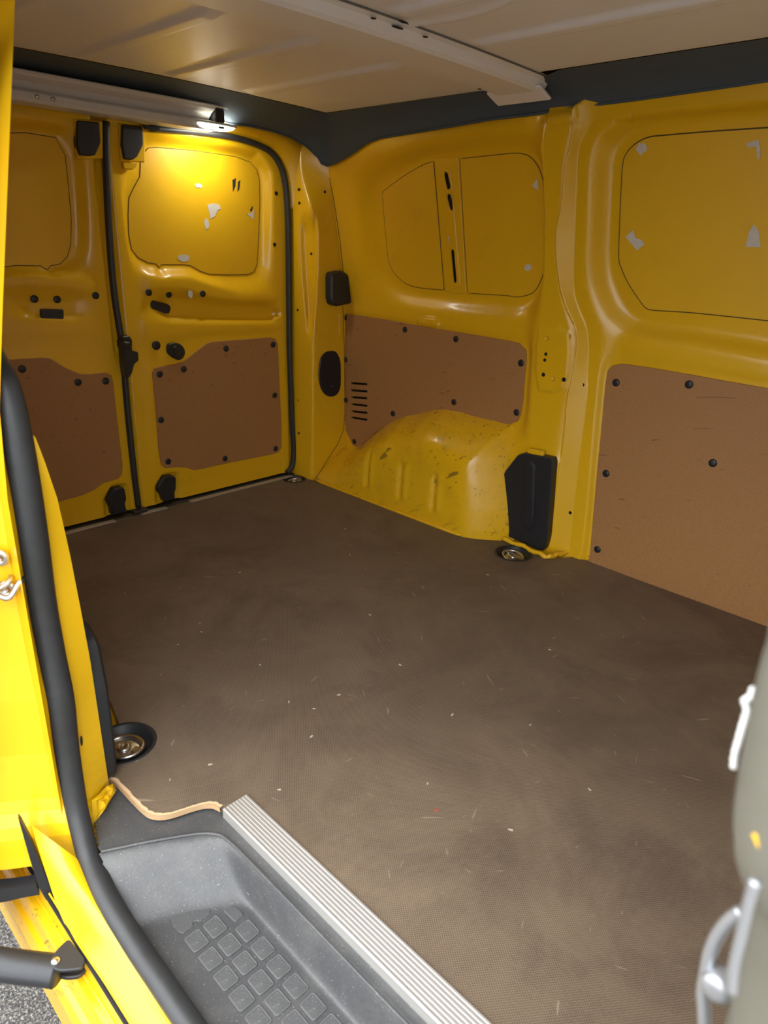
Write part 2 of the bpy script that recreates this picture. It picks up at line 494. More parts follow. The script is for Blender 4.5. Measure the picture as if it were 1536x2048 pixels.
# cavities behind the hardboard
for pl, ins in ((PANEL_R, .008), (PANEL_F, .05)):
    s_ = sdf(X, Z, pl); H -= .045*smoothstep(ins, ins+.02, s_)
wall_left = gridmesh('wall_left', X, yw(Z)-H, Z, M_YEL)
tag(wall_left, 'yellow pressed metal side wall of the van opposite the doorway', 'wall', kind='structure')

def seam(path, off, parent, r=.0013, closed=True, m=M_SEAM, name='seam', mp=None):  # dark tube drawn for the shadow line of the gap along a sheet
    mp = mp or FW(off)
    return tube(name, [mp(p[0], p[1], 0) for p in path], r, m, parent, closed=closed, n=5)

# blanking sheets in the window openings
def split_x(poly, x0, x1, side):
    """clip a polygon to one side of the line from x0 at the bottom to x1 at the top (z .78 .. 1.2)"""
    f = lambda p: (p[0]-(x0+(x1-x0)*(p[1]-.78)/.42))*side
    out = []
    for i in range(len(poly)):
        a, b = poly[i-1], poly[i]; fa, fb = f(a), f(b)
        if (fa < 0) != (fb < 0):
            t = fa/(fa-fb); out.append((a[0]+(b[0]-a[0])*t, a[1]+(b[1]-a[1])*t))
        if fb >= 0: out.append(b)
    return out
mull = [(0.609,0.767),(0.700,0.766),(0.593,1.168),(0.689,1.169)]
ma, mb, mc, md = mull
W1 = split_x(BOWL_I, ma[0]-.004, mc[0]-.004, -1)
W2 = split_x(BOWL_I, mb[0], md[0], 1)
for W_ in (W1, W2):
    W_ = catmull(inset(W_, .003), 4) if False else inset(W_, .003)
    w = plate('window_blank', W_, FW(-.030), -.004, .0018, M_WIN, wall_left)
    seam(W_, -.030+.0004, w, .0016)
# slotted centre post
def slot(cx0, cz0, cx1, cz1, r, n=8):
    a = Vector((cx0, cz0)); b = Vector((cx1, cz1)); t = (b-a).normalized(); nn = Vector((-t.y, t.x)); out = []
    for k in range(n+1):
        an = math.pi*k/n; out.append(tuple(b+nn*math.cos(an)*r+t*math.sin(an)*r))
    for k in range(n+1):
        an = math.pi*k/n; out.append(tuple(a-nn*math.cos(an)*r-t*math.sin(an)*r))
    return out
sl = [(0.638,1.119),(0.646,1.087),(0.646,1.058),(0.655,1.027),(0.650,0.897),(0.655,0.807)]
slots = [slot(*sl[0], *sl[1], .008), slot(*sl[2], *sl[3], .008), slot(*sl[4], *sl[5], .0065)]
post = plate('window_post', inset([ma, mb, md, mc], .001), FW(-.030), -.003, .004, M_YEL, wall_left, holes=slots, bev=.0012)
rib = [(0.630,1.136),(0.658,1.141),(0.680,0.791),(0.647,0.776)]
for s_ in slots:
    plate('slot_shade', inset(s_, -.003), FW(-.030), .0002, .0012, M_HOLE, post, bev=.0)  # near-black sheet standing in for the shade inside each slot
rb = plate('post_ridge', rounded(rib, .012), FW(-.030), 0.0, .0075, M_YEL, post, holes=slots, bev=.003)
WF = plate('window_blank', inset(LEp, .002), FW(-.030), -.004, .0015, M_WIN, wall_left)
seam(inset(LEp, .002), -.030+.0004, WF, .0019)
# sheet-metal seam lines
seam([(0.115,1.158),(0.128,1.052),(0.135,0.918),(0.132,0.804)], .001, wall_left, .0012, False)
# plug holes in the wall
HOLE_PROF = [(.0062,0),(.0062,.0008),(.0045,.0010),(.0002,.0006)]
hole_me = None
def hole(pts, mp_rot, parent, r=1.0, sx=1.0, nrm=(0,-1,0), off=None):
    global hole_me
    out = []
    for p in pts:
        if hole_me is None:
            o = lathe('plug_hole', HOLE_PROF, M_HOLE, parent, 12); hole_me = o.data
        else:
            o = bpy.data.objects.new('plug_hole', hole_me); COL.objects.link(o); o.parent = parent
        o.rotation_euler = mp_rot; o.scale = (r*sx, r, 1); o.location = p; out.append(o)
    return out
def wallpt(x, z, extra=.001):
    i = int(np.clip(np.searchsorted(xs, x), 0, len(xs)-1)); k = int(np.clip(np.searchsorted(zs, z), 0, len(zs)-1))
    return (x, ywf(z)-float(H[k, i])-extra, z)
for q, r in zip([(1.056,0.622),(1.054,0.604),(1.055,0.560),(1.126,0.556),(1.197,0.145)], (.85, .8, 1, 1.05, .85)):
    hole([wallpt(*q)], ROT_F, wall_left, r)
for q in [(1.181,0.547)]: hole([wallpt(*q)], ROT_F, wall_left, .75, .8)
for q in [(1.055,0.668),(1.125,0.682),(1.091,0.554)]:
    o = lathe('press_ring', [(.008,0),(.008,.0006),(.0068,.0006),(.0068,.0002),(.0002,.0002)], M_YEL, wall_left, 14)
    o.rotation_euler = ROT_F; o.location = wallpt(*q)

# ------------------------------------------------------------------ hardboard linings
CLIP_PROF = [(.0112,0),(.0112,.002),(.0095,.0036),(.005,.0043),(.0002,.0045)]
clip_me = None
def clip(p, rot, parent, s=1.0):
    global clip_me
    if clip_me is None:
        o = lathe('panel_clip', CLIP_PROF, M_CLIP, parent, 16); clip_me = o.data
    else:
        o = bpy.data.objects.new('panel_clip', clip_me); COL.objects.link(o); o.parent = parent
    o.location = p; o.rotation_euler = rot; o.scale = (s, s, s)
    return o

vs = []
for a, b in zip([(0.159,0.386),(0.159,0.358),(0.163,0.330),(0.164,0.302),(0.165,0.273),(0.165,0.247)], [(0.253,0.396),(0.254,0.368),(0.255,0.341),(0.257,0.311),(0.258,0.283),(0.259,0.255)]):
    vs.append(slot(a[0]+.004, a[1], b[0]-.004, b[1], .0042, 5))
hb_r = plate('lining_panel', PANEL_R, FW(0), .0005, .005, M_HB, None, holes=vs, bev=.0015)
for s_ in vs: plate('slot_shade', inset(s_, -.004), FW(0), -.012, -.010, M_HOLE, hb_r, bev=0)  # near-black sheet added so the vent slots look shaded
tag(hb_r, 'brown hardboard lining panel with six vent slots above the wheel arch', 'panel', 'hardboard lining panels')
for q in [(0.122,0.637),(0.443,0.626),(0.680,0.620),(0.126,0.475),(0.948,0.577),(0.133,0.313),(0.399,0.308),(0.690,0.405),(0.951,0.418),(0.188,0.151)]:
    clip((q[0], ywf(q[1])-.0048, q[1]), ROT_F, hb_r)
hb_f = plate('lining_panel', inset(PANEL_F, .0), FW(0), .0005, .005, M_HB, None, bev=.0015)
tag(hb_f, 'large brown hardboard lining panel reaching down to the floor under the big blanked window', 'panel', 'hardboard lining panels')
for q in [(1.274,0.567),(1.479,0.595),(1.288,0.296),(1.581,0.401),(1.300,0.050)] + [(1.72,.585),(2.0,.58),(2.0,.30),(2.0,.03)]:
    clip((q[0], ywf(q[1])-.0048, q[1]), ROT_F, hb_f)

# ------------------------------------------------------------------ wheel arch
ARCH = [(.122,.02),(.135,.06)] + [(0.199,0.127),(0.237,0.148),(0.292,0.198),(0.346,0.244),(0.411,0.285),(0.475,0.315),(0.536,0.334),(0.602,0.360),(0.664,0.373),(0.720,0.375),(0.786,0.373),(0.887,0.374),(0.937,0.373)] + [(.985,.30),(1.01,.22),(1.035,.12),(1.05,.04),(1.055,-.03),(.122,-.03)]
def make_arch(sign, nm):
    ax = np.linspace(.115, 1.07, 190); az = np.linspace(-.02, .42, 96)
    AX, AZ = np.meshgrid(ax, az)
    open_poly = ARCH[:-2]+[(1.055,-.6),(.122,-.6)]
    # the rear end runs square into the corner pillar: measure depth only from the arch curve
    open_poly = [(-.25,-.6)]+[(-.25,.05)]+[(-.05,.06)]+open_poly[2:-1]
    s_ = sdf(AX, AZ, open_poly)
    width = .135+.06*smoothstep(.70, .95, AX)
    u = np.clip(s_/width, 0, 1)
    D = blur(.160*np.sin(u*math.pi/2)**.80, 3)
    # slight lean of the inner face
    D -= .010*smoothstep(0, .3, AZ)*smoothstep(.6, 1, u)
    # pressed vertical ribs
    for (rx, z0, z1) in RIBS:
        w_ = np.exp(-((AX-rx)/.011)**2)*smoothstep(z0-.02, z0+.02, AZ)*(1-smoothstep(z1-.02, z1+.02, AZ))
        D -= .011*w_
        w2 = np.exp(-((AX-rx-.028)/.012)**2)*smoothstep(z0-.02, z0+.02, AZ)*(1-smoothstep(z1-.02, z1+.02, AZ))
        D += .006*w2
    # dents
    for (dx_, dz_, r_, a_) in ((.56,.235,.05,-.006),(.70,.225,.035,.006),(.47,.245,.04,.005),(.83,.16,.03,.005),(.64,.27,.04,-.004)):
        D += a_*np.exp(-(((AX-dx_)**2+(AZ-dz_)**2)/r_**2))
    keep = s_ > -.006
    o = gridmesh(nm, AX, sign*(yw(AZ)-np.where(s_ < 0, s_*.5, D)), AZ, M_YELW, keep=keep, flip=sign < 0)
    return o
RIBS = [(q[0], .055, .185) for q in [(0.416,0.097),(0.587,0.122),(0.746,0.119)]]
arch = make_arch(1, 'wheel_arch')
tag(arch, 'scuffed yellow wheel arch bulging from the side wall below the hardboard with vent slots', 'wheel arch')
fl_path = [(.13,.628,.004),(.4,.630,.003),(.7,.632,.003),(.845,.634,.003),(.89,.648,.003),(.94,.685,.004),(.99,.725,.004),(1.03,.745,.005)]
tube('floor_flange', [(.13,.628,.004)]+[tuple(p) for p in catmull(fl_path, 5, False)][1:], .006, M_YELW, arch, n=8)

# lower pillar foot and seam sealer beads
bead = catmull([(1.001,0.711),(1.068,0.715),(1.142,0.705),(1.183,0.707),(1.190,0.737),(1.201,0.773),(1.215,0.812),(1.236,0.825),(1.275,0.789)], 5, False)
tube('sealer_bead', [(p[0], p[1], .008+.003*math.sin(i*1.3)) for i, p in enumerate(bead)], [.006+.0025*abs(math.sin(i*.9)) for i in range(len(bead))], M_SEAL, wall_left, n=8)

# black access cover beside the arch
CV = [(1.035,0.312),(1.068,0.313),(1.133,0.319),(1.140,0.303),(1.147,0.181),(1.153,0.054),(1.148,0.009),(1.126,0.004),(1.047,0.010),(0.972,0.015),(0.961,0.037),(0.956,0.144),(0.958,0.215),(0.971,0.239),(1.010,0.300)]
cv = plate('access_cover', rounded(CV, .012, 3), FW(.052), -.03, .012, M_BLK, None, bev=.004)
tag(cv, 'black plastic access cover with a raised rib in front of the wheel arch', 'cover')
plate('rib', rounded([(1.042,0.281),(1.062,0.297),(1.081,0.282),(1.100,0.101),(1.091,0.060),(1.062,0.072)], .01, 4), FW(.064), -.002, .008, M_BLK, cv, bev=.006)
plate('clip_tab', rounded([(1.039,0.326),(1.095,0.330),(1.098,0.311),(1.039,0.307)], .004), FW(.045), 0, .012, M_YEL, wall_left, bev=.003)

# ------------------------------------------------------------------ corner pillar beside the rear doors
pz = np.linspace(-.02, 1.225, 160); ps = np.linspace(0, 1, 70)
S_, PZ = np.meshgrid(ps, pz)
# path across the pillar: door edge -> ridge -> side wall
rx = (.112+.008*np.sin(np.clip(PZ, 0, 1.2)/1.2*math.pi))*(1-.52*smoothstep(.99, 1.17, PZ)); ry = np.full_like(PZ, .626)
fade = smoothstep(1.0, 1.2, PZ)
k1 = np.clip(S_/.45, 0, 1); k2 = np.clip((S_-.45)/.55, 0, 1)
PX = -.02+(rx+.02)*k1+(.124-rx)*k2
PY = .612+(ry-.612)*k1+(yw(PZ)+.004-ry)*k2
# round the ridge
def smooth_rows(A, it):
    for _ in range(it):
        B = A.copy(); B[:,1:-1] = (A[:,:-2]+2*A[:,1:-1]+A[:,2:])/4; A = B
    return A
PX = smooth_rows(PX, 10); PY = smooth_rows(PY, 10)
# long tapering pressing on the ridge
lobe = np.exp(-((S_-.40)/(.035+.10*smoothstep(.5, .95, PZ)))**4)*smoothstep(.55, .66, PZ)*(1-smoothstep(.93, 1.02, PZ))
PX -= .020*lobe; PY += .022*lobe
corner = gridmesh('corner_pillar', PX, PY, PZ, M_YEL)
tag(corner, 'yellow corner pillar between the rear doors and the side wall', 'pillar', kind='structure')
for q in [(0.677,1.076)]: hole([(.126, q[0], q[1])], ROT_R, corner, .85)
for q in [(0.052,1.081),(0.054,1.037),(0.121,0.868),(0.040,0.665),(0.035,0.317),(0.040,0.183)]: hole([(q[0], .6185, q[1])], ROT_F, corner, .8, 1.2)
ov = [(0.708,0.515),(0.741,0.508),(0.763,0.471),(0.767,0.416),(0.765,0.365),(0.744,0.338),(0.707,0.336),(0.675,0.358),(0.657,0.398),(0.654,0.446),(0.662,0.488),(0.682,0.509)]
oc = plate('oval_cover', catmull(ov, 4), RW(.120), -.004, .007, M_CLIP, None, bev=.002)
tag(oc, 'dark oval plastic cover with a screw on the yellow corner pillar', 'cover')
q = ([(0.713,0.379)])[0]
sc = lathe('screw', [(.0105,0),(.0105,.003),(.008,.0035),(.0075,.0015),(.0002,.0012)], M_BLK, oc, 16)
sc.rotation_euler = ROT_R; sc.location = (.127, q[0], q[1])
br = [(0.686,0.791),(0.693,0.805),(0.738,0.812),(0.805,0.785),(0.811,0.774),(0.810,0.705),(0.795,0.694),(0.715,0.684),(0.695,0.692),(0.687,0.712)]
bk = plate('corner_bracket', rounded(br, .006, 3), RW(.112), .0, .045, M_BLK, None, bev=.006)
tag(bk, 'black plastic box bracket where the corner pillar meets the side wall', 'bracket')
plate('lip', rounded([(0.690,0.762),(0.779,0.754),(0.777,0.747),(0.690,0.755)], .001), RW(.155), 0, .0035, M_BLK, bk, bev=.001)
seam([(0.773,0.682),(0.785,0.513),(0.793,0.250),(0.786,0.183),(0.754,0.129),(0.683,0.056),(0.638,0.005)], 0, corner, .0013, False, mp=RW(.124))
tabm = [(0.752,0.652),(0.773,0.653),(0.777,0.572),(0.756,0.573)]
plate('pressed_tab', rounded(tabm, .004), RW(.122), 0, .004, M_YEL, corner, bev=.0015)

# ------------------------------------------------------------------ rear doors
def rear_door(name, y0, y1, regs, extra=None):
    ys = np.linspace(y0, y1, 150); zz = np.linspace(.012, 1.245, 260)
    Y, ZZ = np.meshgrid(ys, zz)
    Hd = blur(blend(Y, ZZ, regs, 2.0), 2)
    if extra: Hd = extra(Y, ZZ, Hd)
    # turned-in edges
    o = gridmesh(name, Hd, Y, ZZ, M_YEL)
    return o, (ys, zz, Hd)
def doorpt(dd, y, z, extra=.0008):
    ys, zz, Hd = dd
    i = int(np.clip(np.searchsorted(ys, y), 0, len(ys)-1)); k = int(np.clip(np.searchsorted(zz, z), 0, len(zz)-1))
    return (float(Hd[k, i])+extra, y, z)

# right-hand leaf
DW1 = [(0.090,1.163),(0.116,1.168),(0.256,1.173),(0.409,1.171),(0.470,1.160),(0.498,1.138),(0.508,1.104),(0.508,1.040),(0.497,0.908),(0.487,0.824),(0.473,0.798),(0.444,0.788),(0.370,0.787),(0.288,0.789),(0.250,0.799),(0.212,0.818),(0.184,0.821),(0.129,0.821),(0.108,0.821),(0.096,0.811),(0.087,0.822),(0.059,0.826),(0.026,0.841),(0.005,0.866),(-0.000,0.910),(0.004,0.967),(0.012,1.017),(0.030,1.046),(0.054,1.080),(0.063,1.138)]
DP1 = [(0.025,0.481),(0.034,0.495),(0.056,0.498),(0.112,0.502),(0.141,0.506),(0.203,0.542),(0.238,0.562),(0.265,0.567),(0.380,0.566),(0.516,0.566),(0.539,0.559),(0.550,0.538),(0.554,0.399),(0.560,0.217),(0.558,0.124),(0.542,0.106),(0.477,0.105),(0.291,0.109),(0.182,0.109),(0.157,0.110),(0.126,0.126),(0.092,0.135),(0.043,0.141),(0.029,0.155),(0.024,0.211),(0.026,0.353)]
band1 = [(0.046,0.776),(0.190,0.775),(0.266,0.754),(0.388,0.718),(0.555,0.714),(0.554,0.703),(0.387,0.705),(0.255,0.725),(0.170,0.753),(0.044,0.758)]
band1b = [(0.091,0.694),(0.117,0.667),(0.260,0.655),(0.564,0.638),(0.565,0.660),(0.282,0.681),(0.147,0.705)]
band1c = [(0.030,0.607),(0.217,0.609),(0.564,0.597),(0.564,0.612),(0.258,0.624),(0.015,0.637)]
brk1 = [(0.014,0.026),(0.016,0.073),(0.040,0.106),(0.083,0.102),(0.084,0.010)]
frame1 = [(.545,.55),(.60,.55),(.60,1.20),(.52,1.23),(.0,1.235),(.0,1.215),(.49,1.20),(.55,1.14)]
def extra1(Y, ZZ, Hd):
    s_ = sdf(Y, ZZ, brk1+[]); Hd = Hd-.012*smoothstep(-.018, -.004, s_)
    Hd = Hd-.03*smoothstep(.598, .618, Y)-.02*smoothstep(-.045, -.066, Y)
    Hd = Hd-.045*smoothstep(.02, .05, sdf(Y, ZZ, DP1))
    return Hd
door1, dd1 = rear_door('door_1', -.064, .618, [
    (DW1, -.030), (DP1, 0.0), (frame1, 0.0), (band1, .004), (band1b, -.022), (band1c, .002),
    ([(-.06,.01),(-.03,.01),(-.03,.5),(-.06,.6)], -.004), ([(-.03,.64),(-.01,.64),(-.035,1.2),(-.06,1.2)], -.004),
    ([(.57,.02),(.61,.02),(.61,.5),(.57,.5)], 0.0), ([(0,.012),(.56,.012),(.56,.05),(.05,.05)], -.004)], extra1)
tag(door1, 'yellow rear door leaf lit by the roof lamp and meeting the corner pillar', 'door', kind='structure')
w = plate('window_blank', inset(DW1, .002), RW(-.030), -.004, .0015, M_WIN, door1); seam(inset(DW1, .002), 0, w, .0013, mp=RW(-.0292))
hb1 = plate('lining_panel', DP1, RW(0), .0003, .0045, M_HB, door1, bev=.0015)
for q in [(0.050,0.474),(0.141,0.482),(0.316,0.539),(0.526,0.538),(0.528,0.342),(0.527,0.126),(0.289,0.130),(0.055,0.164),(0.041,0.317)]: clip((.0043, *q), ROT_R, hb1)
for q, s_ in zip([(0.037,0.738),(0.111,0.730),(0.233,0.730),(0.048,0.569)], (1.0, 1.0, 1.0, 1.35)):
    c_ = clip(doorpt(dd1, *q), ROT_R, door1, s_); c_.name = 'grommet'
for q in [(0.557,1.065),(0.545,0.894)]:
    hole([doorpt(dd1, *q)], ROT_R, door1, 1.1)
handle_hole = rounded([(0.049,0.714),(0.110,0.698),(0.118,0.688),(0.111,0.669),(0.098,0.668),(0.043,0.689),(0.042,0.702)], .006)
hz = doorpt(dd1, *([(0.079,0.693)])[0])[0]
plate('slot_cover', handle_hole, RW(hz), -.02, .012, M_CLIP, door1, bev=.0015)
kn = plate('round_latch_cover', catmull([(0.109,0.574),(0.133,0.568),(0.148,0.550),(0.147,0.529),(0.129,0.515),(0.108,0.521),(0.087,0.539),(0.083,0.556),(0.090,0.571)], 4), RW(0), .0, .010, M_BLK, door1, bev=.003)
plate('ridge', rounded([(0.102,0.561),(0.115,0.563),(0.124,0.529),(0.109,0.529)], .003), RW(.010), -.001, .004, M_BLK, kn, bev=.002)
plate('lower_bracket', rounded([(0.004,0.065),(0.004,0.084),(0.030,0.115),(0.069,0.109),(0.076,0.098),(0.072,0.057),(0.066,0.049),(0.065,0.020),(0.022,0.021),(0.016,0.047)], .004, 2), RW(-.012), 0, .028, M_BLK, door1, bev=.004)
plate('upper_latch_cover', rounded([(-0.009,1.211),(0.055,1.214),(0.052,1.163),(0.030,1.130),(0.013,1.119),(-0.012,1.119),(-0.016,1.156)], .004, 2), RW(-.004), 0, .022, M_BLK, door1, bev=.003)
plate('latch_frame', rounded([(-0.014,1.215),(0.071,1.219),(0.059,1.117),(-0.019,1.113)], .005), RW(-.006), 0, .012, M_YEL, door1, bev=.003)
plate('latch_flap', rounded([(-0.013,1.110),(0.034,1.113),(0.030,1.103),(0.016,1.093),(-0.012,1.094)], .003), RW(-.006), 0, .014, M_YEL, door1, bev=.002)

# left-hand leaf (partly hidden by the doorway pillar)
DW2 = [(-0.419,1.142),(-0.268,1.163),(-0.188,1.160),(-0.166,1.115),(-0.168,1.012),(-0.171,0.945),(-0.181,0.877),(-0.196,0.842),(-0.219,0.821),(-0.249,0.815),(-0.258,0.805),(-0.268,0.807),(-0.277,0.815),(-0.345,0.816),(-0.412,0.807),(-0.478,0.781)]
DP2 = [(-0.491,0.554),(-0.410,0.562),(-0.319,0.560),(-0.298,0.556),(-0.258,0.525),(-0.215,0.501),(-0.184,0.497),(-0.135,0.497),(-0.117,0.487),(-0.113,0.463),(-0.113,0.356),(-0.112,0.183),(-0.117,0.152),(-0.133,0.139),(-0.185,0.135),(-0.213,0.120),(-0.256,0.109),(-0.345,0.104),(-0.451,0.102),(-0.536,0.102)]
band2 = [(-0.454,0.781),(-0.322,0.789),(-0.210,0.779),(-0.136,0.764),(-0.146,0.749),(-0.226,0.765),(-0.324,0.773),(-0.456,0.766)]
band2b = [(-0.473,0.663),(-0.339,0.670),(-0.211,0.652),(-0.133,0.660),(-0.135,0.637),(-0.229,0.632),(-0.370,0.646),(-0.477,0.638)]
brk2 = [(-0.174,0.020),(-0.172,0.071),(-0.149,0.105),(-0.110,0.100),(-0.107,0.007)]
def extra2(Y, ZZ, Hd):
    s_ = sdf(Y, ZZ, brk2); Hd = Hd-.012*smoothstep(-.018, -.004, s_)
    Hd = Hd-.045*smoothstep(.02, .05, sdf(Y, ZZ, DP2))
    return Hd-.02*smoothstep(-.10, -.085, Y)*smoothstep(.5, .62, ZZ)
door2, dd2 = rear_door('door_2', -.70, -.066, [
    (DW2, -.030), (DP2, 0.0), (band2, .003), (band2b, .0), ([(-.68,1.2),(-.07,1.2),(-.07,1.24),(-.68,1.24)], 0.0),
    ([(-.13,.02),(-.072,.02),(-.075,.5),(-.09,.55)], -.002), ([(-.13,.70),(-.105,.70),(-.075,1.2),(-.095,1.2)], -.002),
    ([(-0.333,0.711),(-0.292,0.707),(-0.203,0.713),(-0.207,0.685),(-0.337,0.686)], -.014), ([(-.68,.012),(-.08,.012),(-.08,.03),(-.68,.03)], -.004)], extra2)
tag(door2, 'yellow rear door leaf half hidden behind the doorway pillar with a black rectangular slot cover', 'door', kind='structure')
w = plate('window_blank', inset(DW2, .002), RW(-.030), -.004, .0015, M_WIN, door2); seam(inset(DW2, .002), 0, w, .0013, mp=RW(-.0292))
hb2 = plate('lining_panel', DP2, RW(0), .0003, .0045, M_HB, door2, bev=.0015)
for q in [(-0.383,0.533),(-0.226,0.477),(-0.138,0.471),(-0.357,0.125)]: clip((.0043, *q), ROT_R, hb2)
for q in [(-0.138,0.733),(-0.251,0.724),(-0.316,0.727)]:
    c_ = clip(doorpt(dd2, *q), ROT_R, door2, 1.0); c_.name = 'grommet'
hz = doorpt(dd2, *([(-0.272,0.684)])[0])[0]
plate('slot_cover', rounded([(-0.303,0.699),(-0.237,0.695),(-0.241,0.665),(-0.307,0.671)], .006), RW(hz), -.02, .009, M_CLIP, door2, bev=.0015)
plate('lower_bracket', rounded([(-0.180,0.070),(-0.176,0.085),(-0.156,0.111),(-0.124,0.111),(-0.117,0.100),(-0.115,0.063),(-0.122,0.050),(-0.118,0.016),(-0.171,0.019),(-0.171,0.040)], .004, 2), RW(-.012), 0, .028, M_BLK, door2, bev=.004)
plate('upper_latch_cover', rounded([(-0.141,1.204),(-0.078,1.207),(-0.080,1.155),(-0.100,1.121),(-0.115,1.117),(-0.145,1.116),(-0.151,1.147)], .004, 2), RW(-.004), 0, .022, M_BLK, door2, bev=.003)
plate('latch_frame', rounded([(-0.147,1.209),(-0.061,1.213),(-0.072,1.114),(-0.149,1.106)], .005), RW(-.006), 0, .012, M_YEL, door2, bev=.003)

# seals round the rear doors
ds = [(.012, p[0], p[1]) for p in catmull([(0.080,1.211),(0.216,1.219),(0.326,1.222),(0.403,1.219),(0.484,1.207),(0.536,1.188),(0.572,1.149),(0.590,1.094),(0.598,1.013),(0.600,0.877),(0.599,0.700),(0.598,0.513),(0.603,0.336),(0.608,0.191),(0.612,0.096),(0.603,0.039),(0.577,0.016)], 5, False)]
rs = tube('rear_door_seal', ds, .0125, M_RUB, None, n=10, flat=.8, up=(1,0,0))
tag(rs, 'black rubber seal round the rear doorway beside the corner pillar', 'seal')
cs = [(.004, p[0], p[1]) for p in catmull([(-0.052,1.213),(-0.064,1.099),(-0.074,0.963),(-0.079,0.836),(-0.080,0.733),(-0.075,0.642),(-0.070,0.564),(-0.073,0.467),(-0.075,0.351),(-0.075,0.230),(-0.074,0.122),(-0.071,0.022)], 5, False)]
csl = tube('centre_door_seal', cs, .0115, M_RUB, None, n=10, flat=.9, up=(1,0,0))
tag(csl, 'black rubber seal strip between the two rear door leaves', 'seal')
foot = box('seal_foot', (.008, cs[-1][1], .010), (.03, .05, .012), M_RUB, csl, .003)

# centre latch block
lt = empty('door_latch', (0.0, -.055, .56))
tag(lt, 'black latch block on the meeting edge of the rear doors', 'latch')
def child_local(o, root):
    o.parent = root; o.matrix_parent_inverse = Matrix.Translation(-Vector(root.location))
for nm, pts_, h in (('latch_body', [(-0.083,0.611),(-0.061,0.612),(-0.052,0.597),(-0.056,0.566),(-0.036,0.559),(-0.037,0.532),(-0.053,0.521),(-0.063,0.495),(-0.075,0.480),(-0.085,0.482),(-0.086,0.537)], .036), ('latch_catch', [(-0.087,0.597),(-0.065,0.593),(-0.066,0.574),(-0.088,0.574)], .046)):
    child_local(plate(nm, rounded(pts_, .003, 2), RW(.004), 0, h, M_BLK, None, bev=.003), lt)

# ------------------------------------------------------------------ header above the rear doors
def extrude_y(name, prof, y0, y1, m, parent=None, n=40, curve=None, label=None):
    V = []; F = []; k = len(prof)
    for i in range(n+1):
        y = y0+(y1-y0)*i/n
        dx, dz = curve(y) if curve else (0, 0)
        for (x, z) in prof: V.append((x+dx, y, z+dz))
    for i in range(n):
        for j in range(k-1):
            F.append((i*k+j, i*k+j+1, (i+1)*k+j+1, (i+1)*k+j))
    return pyd(name, V, F, m, parent)
hcurve = lambda y: (0.0, -.012*max(0, abs(y)-.25)**2/.09)
# yellow header skin with rounded upper corner following the doorway
hv = []; 
hin = [(0.077,1.219),(0.212,1.227),(0.321,1.231),(0.398,1.228),(0.482,1.217),(0.541,1.197),(0.579,1.156),(0.600,1.098),(0.608,1.013)]
hout = [(0.064,1.248),(0.197,1.256),(0.304,1.259),(0.418,1.256),(0.509,1.253),(0.583,1.242),(0.641,1.222),(0.684,1.182),(0.719,1.144)]
hin = catmull(hin, 6, False); hout = catmull(hout, 6, False)
hin = [(-.72, 1.222), (-.3, 1.224)]+hin; hout = [(-.72, 1.262), (-.3, 1.266)]+hout
V = []; F = []
for (a, b) in zip(hin, hout):
    a = Vector((.012, a[0], a[1])); b = Vector((.050, b[0], b[1]))
    for t, bul in ((0, 0), (.12, .012), (.5, .016), (.9, .012), (1, .0)):
        p = a.lerp(b, t); p.x += bul; V.append(tuple(p))
k = 5
for i in range(len(hin)-1):
    for j in range(k-1): F.append((i*k+j, (i+1)*k+j, (i+1)*k+j+1, i*k+j+1))
header = pyd('wall_rear', V, F, M_YEL, None, True)
tag(header, 'yellow header panel above the rear doors curving down to the corner pillar', 'wall', kind='structure')
hh = plate('header_slot', rounded([(0.045,1.214),(0.101,1.214),(0.094,1.205),(0.049,1.204)], .002), RW(.034), 0, .006, M_HOLE, header, bev=.001)

# pale cross rail
rail = empty('cross_rail', (.07, -.2, 1.25))
tag(rail, 'pale grey metal cross rail above the rear doors under the headliner', 'rail')
ry0 = -.70
rq = [(0.323,1.303),(0.206,1.279),(0.194,1.233)]
prof_a = [(.045,1.286),(.100,1.286),(.104,1.283),(.100,1.278),(.078,1.268),(.062,1.254),(.058,1.246),(.045,1.245)]
prof_b = [(.050,1.250),(.072,1.250),(.080,1.244),(.080,1.230),(.074,1.222),(.030,1.219)]
upper = extrude_y('upper_channel', prof_a, ry0, .255, M_BEAM, None, 30); child_local(upper, rail)
lip_ = extrude_y('top_flange', [(.045,1.289),(.108,1.289),(.110,1.286),(.106,1.283),(.045,1.283)], ry0, .335, M_BEAM, None, 30); child_local(lip_, rail)
lower = extrude_y('lower_channel', prof_b, ry0, .265, M_BEAM, None, 30); child_local(lower, rail)
for yy, s_ in ((.262, .032), ):
    child_local(box('end_block', (.075, yy+.012, 1.262), (.045, s_, .034), M_BLK, None, .003), rail)
for q in [(-0.269,1.235),(-0.229,1.238)]:
    o = lathe('rail_bolt', [(.006,0),(.006,.003),(.004,.005),(.0002,.0055)], M_ZINC, None, 12); o.rotation_euler = ROT_R; o.location = (.080, q[0], 1.237); child_local(o, rail)

